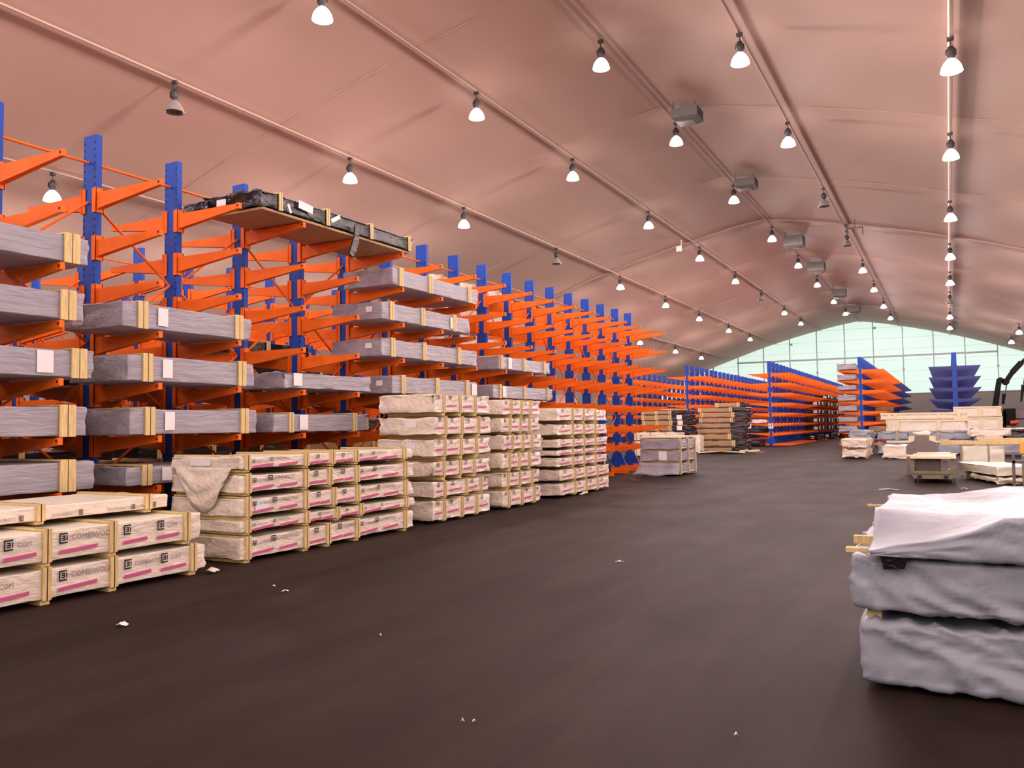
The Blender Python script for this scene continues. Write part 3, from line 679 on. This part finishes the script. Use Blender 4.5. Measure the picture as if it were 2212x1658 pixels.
# dark labelled packs on the aisle side of the rack with the plate
DG = 'dark labelled packs on the right arms of the distant long rack'
k = 0
for yi in range(3):
    for lv in (2, 3, 4, 5, 6):
        if lv == 2 and yi == 0: continue
        y0 = 72+yi*6.2; z = LEV[lv]+0.02
        t = pack('dark labelled pack on the distant long rack, %s, %s group' % (LN[lv], ['nearest', 'middle', 'farthest'][yi]), DG, -10.58, -9.45, y0, y0+5.4, z, z+(0.30 if lv < 5 else 0.36), 'black', (), 0.1, 0.04, cell=0.3, cat='wrapped pack', name='black_film_pack',
                 sheets=[(0.4, 0.2, 0.7, 0.26), (2.6, 0.18, 0.6, 0.26)], endsheets=[(0.3, 0.17, 0.3, 0.25)])
for i, (y, x) in enumerate(((70.5, -9.9), (78, -9.7), (86, -9.7))):
    pack('dark wrapped pack on the floor below the labelled packs, %s' % ['nearest', 'middle', 'farthest'][i], 'dark packs on the floor by the distant long rack', x-0.65, x+0.45, y, y+5, 0.13, 0.55, 'black', (), 0.1, 0.06, cell=0.3, cat='wrapped pack', name='black_film_pack', endsheets=[(0.2, 0.2, 0.3, 0.25)])
# grey packs on the left arms of the rack with blue arms
for i, z in enumerate(LEV):
    pack('grey wrapped pack seen end on in the distant column of seven, %s' % ['topmost', 'second from top', 'third from top', 'middle', 'third from bottom', 'second from bottom', 'bottom'][i], 'grey packs in the distant end on column', -6.5, -5.33, 58.75, 64.0, z+0.015, z+0.42-0.03*(i % 3), 'grey', (), 0.1, 0.03, cell=0.12, r=0.05)
for i, (z0, z1, y0) in enumerate(((2.24, 2.62, 66), (1.54, 1.92, 66), (0.89, 1.24, 60))):
    pack('pale packs on the right arms of the rack with blue arms, %s' % ['upper', 'middle', 'lower'][i], 'pale packs right of the half blue rack', -4.75, -3.7, y0, y0+3.5, z0, z1, 'brown', (), 0.1, 0.02, cell=0.2)

# ------------------------------------------------------------------ clutter on the right
RG = 'cream wrapped packs on the floor right'
for i, (z0, z1) in enumerate(((0.03, 0.40), (0.45, 0.84))):
    pack('%s of two rumpled cream packs left of the distant clutter' % ['lower', 'upper'][i], RG, -4.1, -3.1, 37.8, 41.2, z0, z1, 'cream', (0.5, 1.7), 0.07, 0.05, cell=0.09, bearers=0.025, r=0.06, topmat='creamtop')
pack('single cream pack on the floor between two cream packs and the trolley', RG, -2.55, -1.62, 38.2, 40.5, -0.01, 0.55, 'cream', (), 0.1, 0.035, cell=0.09, r=0.05, bearers=0)
def xpack(lab, grp, x0, x1, yf, z0, z1, kind, amp=0.03, dep=1.2, bat=(), cell=0.12, r=0.03, tm=None, cat='wrapped pack', bw=0.1, name='wrapped_timber_pack'):
    t = pack(lab, grp, -dep/2, dep/2, -(x1-x0)/2, (x1-x0)/2, z0, z1, kind, bat, bw, amp, cell=cell, r=r, topmat=tm, cat=cat, name=name)
    t[0].location = ((x0+x1)/2, yf+dep/2, z0); t[0].rotation_euler = (0, 0, -PI/2)      # front now faces -Y
    return t
LG = 'long grey film packs lying across the back'
xpack('long grey film pack lying across the back, upper one with deep folds', LG, -3.1, 1.0, 43.2, 0.62, 1.12, 'bluegrey', 0.10, bat=(0.9, 2.6), bw=0.05)
xpack('long grey film pack lying across the back, lower one on the floor', LG, -3.1, 1.0, 43.3, 0.0, 0.54, 'bluegrey', 0.07)
pack('crumpled silver film heap at the left end of the long grey packs', None, -4.4, -3.2, 43.0, 45.0, -0.04, 1.25, 'bluegrey', (), 0.1, 0.12, cell=0.09, r=0.25, cat='wrapped pack')
xpack('pale pink film pack with torn black end at the right edge', None, 0.75, 3.3, 42.2, 0.80, 1.26, 'cream', 0.09, cell=0.08, r=0.06)
xpack('purple grey film pack under the torn pink pack at the right edge', None, 0.9, 3.3, 42.3, 0.05, 0.74, 'bluegrey', 0.07, cell=0.1, r=0.05)
pack('torn black film bundle sticking out at the right edge', None, 2.3, 3.1, 41.6, 42.1, 0.72, 1.18, 'black', (), 0.1, 0.1, cell=0.07, r=0.1, cat='plastic film')
CR = 'pale crates beyond the grey packs'
def crate(lab, x0, x1, yf, z0, z1, dep, ribs):
    t = empty('timber_crate', ((x0+x1)/2, yf+dep/2, z0), 0, lab, 'crate', CR); w, H = x1-x0, z1-z0
    link('wrapping', wrap_mesh(dep, w, H, [M['cream'], M['creamtop']], 0.03, rng.randint(1, 99), (), 0.16, 0.02, None, 1), t, (0, 0, H/2))
    for x in ribs:
        mb = MB(); mb.box(x-w/2-0.09, x-w/2+0.09, -dep/2-0.04, -dep/2+0.0, 0, H); mb.build('batten', M['palepine'], t)
    mb = MB(); mb.box(-w/2, w/2, -dep/2-0.03, -dep/2, H-0.10, H); mb.box(-w/2, w/2, -dep/2-0.03, -dep/2, 0, 0.10); mb.build('rail', M['palepine'], t)
    return t
crate('lower long pale crate beyond the grey packs', -3.1, 0.87, 50, 0.0, 1.62, 1.4, (0.2, 0.6, 2.6))
crate('upper long pale crate beyond the grey packs', -3.35, 0.87, 50, 1.65, 2.0, 1.4, (0.45, 0.75, 2.85, 3.8))
crate('lower shorter pale crate before the blue rack', 0.25, 2.75, 56, 0.9, 1.72, 1.4, (0.1, 1.4, 2.35))
crate('upper shorter pale crate before the blue rack', 0.22, 2.72, 56, 1.75, 2.36, 1.4, (0.1, 1.4, 2.35))
crate('bottom shorter pale crate before the blue rack', 0.25, 2.75, 56, 0.0, 0.87, 1.4, (0.1, 1.4, 2.35))

# trolley
def trolley():
    t = empty('timber_trolley', (-0.42, 24.85, 0), 0, 'wooden trolley on casters carrying pale boards, right of the aisle', 'trolley')
    hl = 1.25
    mb = MB(); mb.box(-0.48, 0.48, -hl, hl, 0.17, 0.25); mb.box(-0.44, 0.44, -hl-0.02, -hl+0.05, 0.11, 0.17); mb.box(-0.44, 0.44, hl-0.05, hl, 0.11, 0.17)
    mb.build('deck', M['greenish'], t)
    mb = MB(); mb.box(-0.46, 0.46, -hl-0.03, -hl, 0.24, 0.31); mb.box(-0.50, -0.47, -hl, hl, 0.30, 0.36); mb.box(0.47, 0.50, -hl, hl, 0.30, 0.36); mb.build('rail', M['greenish'], t)
    for sx in (-1, 1):
        for sy in (-1, 0, 1):
            mb = MB(); mb.box(sx*0.45-0.04, sx*0.45+0.04, sy*(hl-0.05)-0.04, sy*(hl-0.05)+0.04, 0.25, 0.62); mb.build('post', M['greenish'], t)
            if sy == 0: continue
            c = MB(); c.tube((sx*0.40-0.025, sy*1.05, 0.065), (sx*0.40+0.025, sy*1.05, 0.065), 0.064, 16); w = c.build('caster', M['rubber'], t)
            f = MB(); f.box(sx*0.40-0.04, sx*0.40-0.03, sy*1.05-0.03, sy*1.05+0.03, 0.05, 0.17); f.box(sx*0.40+0.03, sx*0.40+0.04, sy*1.05-0.03, sy*1.05+0.03, 0.05, 0.17); f.build('caster_fork', M['steel'], w)
    for sx in (-1, 1):
        b = MB(); b.box(sx*0.30-0.05, sx*0.30+0.05, -hl-0.05, -hl-0.02, 0.10, 0.20); b.build('bumper', M['rubber'], t)
    mb = MB(); mb.box(-0.38, 0.20, -hl+0.15, -hl+0.20, 0.26, 0.61); mb.build('side_panel', M['darkpanel'], t)
    mb = MB(); mb.box(0.22, 0.34, -hl+0.10, -hl+0.24, 0.34, 0.56); mb.build('small_box', M['greypanel'], t)
trolley()
TG = 'pale boards on the trolley'
for i, (x0, x1, y0, y1, z, rz, m) in enumerate(((-0.50, 0.54, -1.33, 1.25, 0.622, 0.0, 'palepine'), (-0.38, 0.44, -1.10, 1.1, 0.664, 0.03, 'creamtop'), (-0.72, -0.36, -0.95, -0.75, 0.664, 0.1, 'palepine'))):
    mb = MB(); mb.box(x0, x1, y0, y1, 0, 0.038); o = mb.build('board', M[m], None, (-0.42, 24.85, z), rz)
    tag(o, ['wide bottom board spanning the trolley posts', 'middle pale sheet on the trolley', 'narrow board jutting left from the trolley'][i], 'board', TG)
mb = MB(); mb.bar((-0.45, 0, 0.02), (0.45, -0.1, 0.02), 0.09, 0.035); tag(mb.build('offcut', M['palepine'], None, (-0.3, 24.3, 0.705), 0.05), 'narrow offcut lying across the top sheet on the trolley', 'board', TG)
# grey machine block behind trolley
def stand():
    t = empty('covered_machine', (-0.72, 26.9, 0), 0, 'grey brown stepped machine panel with cream blocks behind the trolley', 'machine')
    mb = MB(); mb.add([(-0.42, 0, 0.0), (0.42, 0, 0.0), (0.42, 0, 0.82), (0.36, 0, 0.95), (0.20, 0, 1.0), (0.17, 0, 1.15), (-0.16, 0, 1.15), (-0.19, 0, 1.0), (-0.34, 0, 0.95), (-0.42, 0, 0.82)] +
            [(x, 0.5, z) for x, z in ((-0.42, 0.0), (0.42, 0.0), (0.42, 0.82), (0.36, 0.95), (0.20, 1.0), (0.17, 1.15), (-0.16, 1.15), (-0.19, 1.0), (-0.34, 0.95), (-0.42, 0.82))],
            [tuple(range(10)), tuple(range(10, 20))[::-1]] + [(i, 10+i, 10+(i+1) % 10, (i+1) % 10) for i in range(10)])
    mb.build('body', M['greypanel'], t)
    for x in (-0.28, 0.27):
        b = MB(); b.box(x-0.08, x+0.08, -0.03, 0.2, 1.0, 1.13); b.build('cream_block', M['palepine'], t)
    link('crumpled_cover', wrap_mesh(0.3, 0.5, 0.13, [M['cream']], 0.04, 5, (), 0.05, 0.05), t, (0, 0.15, 1.22))
    h = MB(); h.tube((-0.36, 0.02, 1.0), (-0.36, 0.02, 1.24), 0.015, 6); h.build('lever', M['rubber'], t)
stand()
# roller table with long yellow timbers
def table():
    t = empty('saw_table', (1.72, 27.6, 0), 0, 'long timber infeed table on thin legs reaching to the right edge', 'table')
    mb = MB(); mb.bar((-1.85, 0.0, 0.92), (1.6, -0.1, 0.95), 0.12, 0.10); mb.build('front_rail', M['pine'], t)
    mb = MB(); mb.bar((-1.0, 0.5, 0.99), (1.6, 0.3, 1.04), 0.25, 0.08); mb.build('table_board', M['pine'], t)
    mb = MB(); mb.box(-1.98, -1.74, -0.10, 0.12, 0.86, 1.02); mb.build('end_block', M['pine'], t)
    for x in (-1.45, -0.75, 0.1, 0.9):
        l = MB(); l.tube((x, 0, 0), (x, 0, 0.9), 0.025, 8); l.box(x-0.05, x+0.05, -0.05, 0.05, 0, 0.02); l.build('leg', M['steel'], t)
    b = MB(); b.box(0.02, 0.16, -0.12, 0.0, 0.62, 0.92); b.build('bracket', mat('yellow_paint', (0.85, 0.42, 0.05), 0.4), t)
table()
def frame():
    t = empty('steel_stand', (1.3, 21.4, 0), 0, 'thin grey steel stand with uprights and cross rail at the right edge', 'stand')
    for x, y in ((-0.08, 0.0), (0.35, 0.9), (0.8, 0.0)):
        l = MB(); l.box(x-0.03, x+0.03, y-0.03, y+0.03, 0, 0.80); l.build('upright', M['unit'], t)
    l = MB(); l.box(-0.1, 0.9, -0.03, 0.03, 0.62, 0.68); l.build('cross_rail', M['unit'], t)
    l = MB(); l.bar((-0.08, 0.0, 0.65), (0.35, 0.9, 0.65), 0.05, 0.05); l.build('side_rail', M['unit'], t)
frame()
mb = MB(); mb.tube((0, 0, 0), (0.35, 0.12, 0), 0.09, 18, 0); mb.tube((-0.004, -0.001, 0), (0.0, 0, 0), 0.035, 12, 1)
tag(mb.build('film_roll', [M['paper'], M['hole']], None, (1.55, 22.6, 0.83)), 'white film roll at the right edge above the flat cream packs', 'roll')
l = MB(); l.box(-0.15, 0.5, -0.2, 0.3, 0, 0.74); tag(l.build('roll_stand', M['greenish'], None, (1.62, 22.6, 0)), 'low cabinet under the white film roll at the right edge', 'cabinet')
# flat packs right of trolley
pack('flat yellow topped board pack on the floor right of the trolley', RG, -0.6, 0.6, -1.3, 1.3, 0.22, 0.46, 'creamtop', (), 0.1, 0.02, cell=0.09, topmat='creamtop')[0].location = (1.15, 25.0, 0.20)
o = COL.objects[-1]
for ob in list(COL.objects):
    if ob.get('label') == 'flat yellow topped board pack on the floor right of the trolley': ob.rotation_euler = (0, 0, 0.32)
pack('rumpled pink film pack under the flat yellow topped pack', RG, 0.65, 1.85, 23.6, 25.4, 0.0, 0.195, 'cream', (), 0.1, 0.045, cell=0.07, r=0.06, tilt=0.32)
mb = MB(); mb.box(-0.5, 0.4, -0.06, 0.06, 0, 0.19); tag(mb.build('timber_bearer', M['pine'], None, (0.85, 26.0, 0), 0.32), 'yellow timber bearer under the rear of the flat yellow topped pack', 'timber')
pack('white wrapped block under the long table at the right', RG, 0.35, 1.5, 30.5, 32.0, 0.05, 0.72, 'creamtop', (0.3,), 0.1, 0.02, cell=0.1)
# crane
def crane():
    t = empty('truck_crane', (3.4, 75, 0), 0, 'black folding loader crane reaching up to the right edge', 'crane')
    P = lambda x, z, y=0: (x-3.4, y, z)
    mb = MB(); mb.bar(P(3.15, 2.2), P(3.55, 4.62), 0.42, 0.42, 0, 0.36, 0.36); mb.build('mast', M['crane'], t)
    mb = MB(); mb.tube(P(3.62, 4.6, -0.3), P(3.62, 4.6, 0.3), 0.24, 12); mb.tube(P(3.98, 4.48, -0.3), P(3.98, 4.48, 0.3), 0.26, 12); mb.bar(P(3.6, 4.6), P(4.0, 4.5), 0.3, 0.3); mb.build('knuckle', M['crane'], t)
    mb = MB(); mb.bar(P(3.98, 4.45), P(4.55, 5.35), 0.34, 0.36, 0, 0.3, 0.34); mb.build('boom', M['crane'], t)
    mb = MB(); mb.bar(P(4.45, 5.2), P(5.1, 5.95), 0.42, 0.42); mb.build('boom_sleeve', M['crane'], t)
    mb = MB(); mb.bar(P(4.9, 5.75), P(7.2, 7.9), 0.24, 0.26); mb.build('boom_extension', M['crane'], t)
    mb = MB(); mb.tube(P(4.05, 4.3, 0.1), P(3.88, 3.1, 0.1), 0.045, 8); mb.build('hose', M['unit'], t)
    mb = MB(); mb.bar(P(3.85, 3.55, 0.1), P(3.75, 2.75, 0.1), 0.26, 0.26, 0, 0.18, 0.18); mb.build('cylinder', M['crane'], t)
    mb = MB(); mb.box(-0.5, 0.5, -0.4, 0.4, 0, 2.2); mb.build('column_base', M['crane'], t)
    mb = MB(); mb.box(0.35, 1.15, -0.4, 0.4, 1.1, 2.4); mb.build('control_box', M['crane'], t)
    mb = MB(); mb.tube((0.75, -0.5, 1.3), (1.25, -0.5, 1.35), 0.17, 12); mb.build('red_tank', M['red'], t)
    mb = MB(); mb.bar(P(5.15, 4.2), P(4.95, 2.9), 0.25, 0.25, 0, 0.1, 0.1); mb.tube(P(5.15, 4.2), P(5.5, 6.2), 0.03, 6); mb.build('hook_block', M['crane'], t)
crane()
mb = MB(); mb.box(4.4, 9.0, 76, 78, 0.4, 2.2); mb.box(4.4, 9.0, 76, 78, 1.55, 1.62)
tag(mb.build('truck_bed', M['greypanel']), 'dull brown truck bed behind the crane at the right edge', 'truck')

# ------------------------------------------------------------------ foreground grey packs at the right
def fold_extra(seed, amp, top=False, droop=0.0, Lh=1.0, tuck=0.0):
    def f(p, n):
        s = seed*3.1; x, z = p.x, p.z
        w = noise.noise(Vector((x*2.0+s, z*3.0, p.y*1.2)))
        u = z*1.0 + x*0.55
        r1 = 1-abs(noise.noise(Vector((x*2.2+s, (z+0.55*x)*8.0+w*2.2, p.y*1.3))))*2
        r2 = 1-abs(noise.noise(Vector((x*4.5-s, (z-0.3*x)*9+w*3, p.y*3.0+2))))*2
        lo = noise.noise(Vector((x*2.4+s, z*5+1, p.y*1.5)))
        d = amp*(0.9*max(0, r1)**3 + 0.4*max(0, r2)**3 + 0.9*lo)
        if abs(n.z) > 0.7: d *= 0.9
        p = p + n*d
        if droop and n.z < 0.5 and p.z < 0: p.z += droop*noise.noise(Vector((x*1.7+s, p.y*1.5, 0)))*(-p.z/Lh)*2
        return p
    return f
FG = 'large grey film packs stacked at the right foreground'
pack('bottom of the large grey film packs at the right foreground', FG, -0.50, 0.72, 5.44, 7.45, 0.035, 0.40, 'bluegrey', (), 0.1, 0.004, cell=0.022, cat='wrapped pack', extra=fold_extra(3, 0.034, droop=0.05), r=0.035, seed=5)
pack('middle of the large grey film packs at the right foreground', FG, -0.56, 0.72, 5.40, 7.45, 0.472, 0.785, 'bluegrey', (), 0.1, 0.004, cell=0.022, cat='wrapped pack', extra=fold_extra(8, 0.030, droop=0.05), r=0.035, seed=6)
def top_extra(p, n):
    H = 0.245
    q = fold_extra(14, 0.018 if n.z < 0.6 else 0.009, droop=0.03)(p, n)
    pts = ((-0.62, 0.05), (-0.25, 0.11), (-0.05, 0.17), (0.10, 0.25), (0.4, 0.28), (0.7, 0.28)); hf = 0.05
    for (xa, ha), (xb, hb) in zip(pts, pts[1:]):
        if xa <= q.x: hf = ha + (hb-ha)*min(1, (q.x-xa)/(xb-xa))
    hb = 0.21 + 0.05*noise.noise(Vector((q.x*2.0, q.y*1.3+4, 0))) + 0.05*sstep(-0.2, 0.4, q.x)
    t = sstep(-1.0, -0.45, q.y); h = hf*(1-t) + hb*t
    h *= 1 - 0.35*sstep(-0.42, -0.62, q.x)*(1-t)
    q.z = -H/2 + (q.z+H/2)/H*h
    return q
pack('topmost large grey film pack with humped pinkish cover at the right foreground', FG, -0.44, 0.74, 5.33, 7.40, 0.805, 1.05, 'bluegrey', (), 0.1, 0.004, cell=0.022, cat='wrapped pack', extra=top_extra, r=0.03, seed=7)
for i, (a, b, w, h, lb) in enumerate((((-0.60, 5.62, 0.80), (0.5, 5.62, 0.80), 0.07, 0.028, 'pine batten end under the topmost large grey pack, nearer one'),
        ((-0.58, 5.9, 0.828), (-0.3, 5.9, 0.828), 0.06, 0.05, 'short pine block beside the topmost large grey pack'),
        ((-0.46, 5.95, 0.4365), (0.7, 5.95, 0.4365), 0.07, 0.072, 'pine bearer between the bottom and middle large grey packs, front'),
        ((-0.47, 7.1, 0.4365), (0.7, 7.1, 0.4365), 0.07, 0.072, 'pine bearer between the bottom and middle large grey packs, rear'),
        ((-0.48, 5.52, 0.42), (-0.40, 5.52, 0.42), 0.05, 0.075, 'small pine end block in the gap under the middle large grey pack'),
        ((-0.60, 7.2, 0.93), (0.1, 7.2, 0.93), 0.02, 0.018, 'thin pale stick poking out left behind the topmost large grey pack'),
        ((-0.42, 5.95, 0.018), (0.7, 5.95, 0.018), 0.07, 0.034, 'pine bearer under the bottom large grey pack, front'),
        ((-0.42, 7.2, 0.018), (0.7, 7.2, 0.018), 0.07, 0.034, 'pine bearer under the bottom large grey pack, rear'))):
    mb = MB(); mb.bar(a, b, w, h); tag(mb.build('pine_bearer', M['pine']), lb, 'timber')
mb = MB(); mb.add([(0, 0, 0), (0.16, 0, 0), (0.13, 0.01, -0.09), (0.02, 0.01, -0.10)], [(0, 1, 2, 3)]); mb.add([(0, 0.01, 0), (0.16, 0.01, 0), (0.13, 0.02, -0.09), (0.02, 0.02, -0.10)], [(3, 2, 1, 0)])
tag(mb.build('black_film_flap', M['black'], None, (-0.39, 5.335, 0.83)), 'small black film flap under the left front corner of the topmost large grey pack', 'plastic film')

# ------------------------------------------------------------------ ceiling units
def unit(lab, x, y, w, d, h, rz):
    z = roofz(x)-0.25-h
    t = empty('roof_heater', (x, y, z), rz, lab, 'heater', 'grey units hanging beside the roof ridge')
    mb = MB(); mb.box(-w/2, w/2, -d/2, d/2, 0.12, h); mb.add([(-w/2, -d/2, 0.12), (w/2, -d/2, 0.12), (w/2, d/2, 0.12), (-w/2, d/2, 0.12), (-w*0.36, -d*0.36, 0), (w*0.36, -d*0.36, 0), (w*0.36, d*0.36, 0), (-w*0.36, d*0.36, 0)],
            [(0, 1, 5, 4), (1, 2, 6, 5), (2, 3, 7, 6), (3, 0, 4, 7), (4, 5, 6, 7)]); mb.build('casing', M['unit'], t)
    mb = MB(); mb.box(-w*0.3, w*0.3, -d*0.3, d*0.3, -0.012, -0.002); mb.box(w/2, w/2+0.02, -d*0.35, d*0.35, 0.16, h-0.04); mb.build('grille', M['unitdark'], t)
    for sx in (-1, 1):
        for sy in (-1, 1):
            r = MB(); r.tube((sx*w*0.42, sy*d*0.42, h), (sx*w*0.42, sy*d*0.42, h+0.30), 0.012, 5); r.build('hanger_rod', M['housing'], t)
for i, (x, y) in enumerate(((-9.0, 32.8), (-9.0, 43.9), (-9.0, 59.2), (-9.0, 70.0), (-9.0, 85.5), (-8.9, 98.5))):
    unit('grey heater unit hanging beside the roof ridge, %s' % ['nearest and largest looking', 'second nearest', 'third nearest', 'fourth nearest', 'fifth nearest', 'farthest'][i], x, y, 1.05 if i < 2 else 1.25, 1.0 if i < 2 else 1.25, 0.5 if i < 2 else 0.8, 0.0)
mb = MB(); mb.box(-0.15, 0.15, -0.1, 0.1, 0, 0.34); mb.box(0.15, 0.19, -0.03, 0.03, 0.05, 0.75); tag(mb.build('roof_sensor', M['paper'], None, (-15.5, 53.6, roofz(-15.5)-0.75)), 'small white box hanging under the roof left of the ridge', 'sensor')
mb = MB(); mb.box(-0.45, 0.45, -0.03, 0.03, 0.42, 0.48); mb.box(-0.45, -0.40, -0.03, 0.03, 0, 0.45); mb.box(0.40, 0.45, -0.03, 0.03, 0, 0.45); mb.box(-0.02, 0.02, -0.02, 0.02, 0.45, 0.95)
tag(mb.build('roof_bracket', M['housing'], None, (-4.6, 53.2, roofz(-4.6)-0.97)), 'dark forked bracket hanging from the roof right of the ridge', 'bracket')

# ------------------------------------------------------------------ litter
LT = None
def scrap(lab, x, y, sx, sy, rz, m='paper', h=0.015, seed=0, cat='scrap'):
    mb = MB(); n = 5; vs = []
    for j in range(n):
        for i in range(n): vs.append(((i/(n-1)-0.5)*sx*(1+0.3*noise.noise(Vector((i+seed, j, 3)))), (j/(n-1)-0.5)*sy*(1+0.3*noise.noise(Vector((i, j+seed, 7)))), 0.002+h*(0.5+0.5*noise.noise(Vector((i*0.9+seed, j*0.9, 1))))*2*max(0, 1-abs(i-2)/3)))
    mb.add(vs, [(j*n+i, j*n+i+1, (j+1)*n+i+1, (j+1)*n+i) for j in range(n-1) for i in range(n-1)], 0, True)
    o = mb.build('floor_scrap', M[m], None, (x, y, 0.001), rz); tag(o, lab, cat, LT); return o
scrap('crumpled pale scrap on the dark floor near the left edge', -6.06, 4.6, 0.09, 0.06, 0.3, h=0.03, seed=2)
scrap('tiny white scrap on the floor below the five layer stack, left one', -6.13, 6.4, 0.04, 0.02, 0.2, seed=3)
scrap('tiny white scrap on the floor below the five layer stack, right one', -5.83, 6.25, 0.07, 0.02, 0.9, seed=4)
scrap('white sliver lying in the middle of the floor', -3.44, 9.17, 0.10, 0.02, 0.4, seed=5)
scrap('tiny white fleck in the open floor centre', -3.93, 5.24, 0.025, 0.012, 0.1, seed=6)
scrap('small white fleck near the bottom edge, left of a pair', -2.39, 3.92, 0.018, 0.012, 0.5, seed=7)
scrap('small white fleck near the bottom edge, right of a pair', -2.33, 3.94, 0.016, 0.01, 0.9, seed=8)
scrap('white fleck near the bottom edge below the large grey packs', -1.02, 4.35, 0.02, 0.014, 0.3, seed=9)
scrap('white scrap with tail in front of the trolley', -1.3, 21.1, 0.42, 0.12, 0.1, h=0.02, seed=10)
scrap('white scrap right of the trolley on the floor', 0.25, 21.9, 0.14, 0.08, 0.1, h=0.02, seed=11)
scrap('crumpled white film at the right foot of the front left stack', -7.36, 6.72, 0.14, 0.12, 0.3, 'cream', h=0.05, seed=12, cat='plastic film')
scrap('crumpled film under the far right foot of the seven layer stack', -7.4, 17.6, 0.30, 0.12, 1.2, 'cream', h=0.06, seed=13, cat='plastic film')
o = scrap('heap of white film and paper on the floor before the brown packs', -10.6, 43.6, 2.4, 1.4, 0.2, 'creamtop', h=0.12, seed=15, cat='plastic film')
scrap('flat brown cardboard sheet on the floor before the brown packs', -9.7, 45.3, 1.9, 1.2, 0.1, 'brown', h=0.03, seed=16, cat='cardboard')
for i, (x, y, rz) in enumerate(((-9.75, 45.0, 1.0), (-9.3, 45.4, 0.5), (-9.2, 44.9, -0.3))):
    mb = MB(); mb.bar((-0.3, 0, 0.05), (0.3, 0, 0.09), 0.07, 0.07); tag(mb.build('timber_offcut', M['palepine'], None, (x, y, 0.03), rz), ['left', 'middle', 'right'][i] + ' pale timber offcut on the brown cardboard sheet', 'timber', 'timber offcuts on the cardboard')
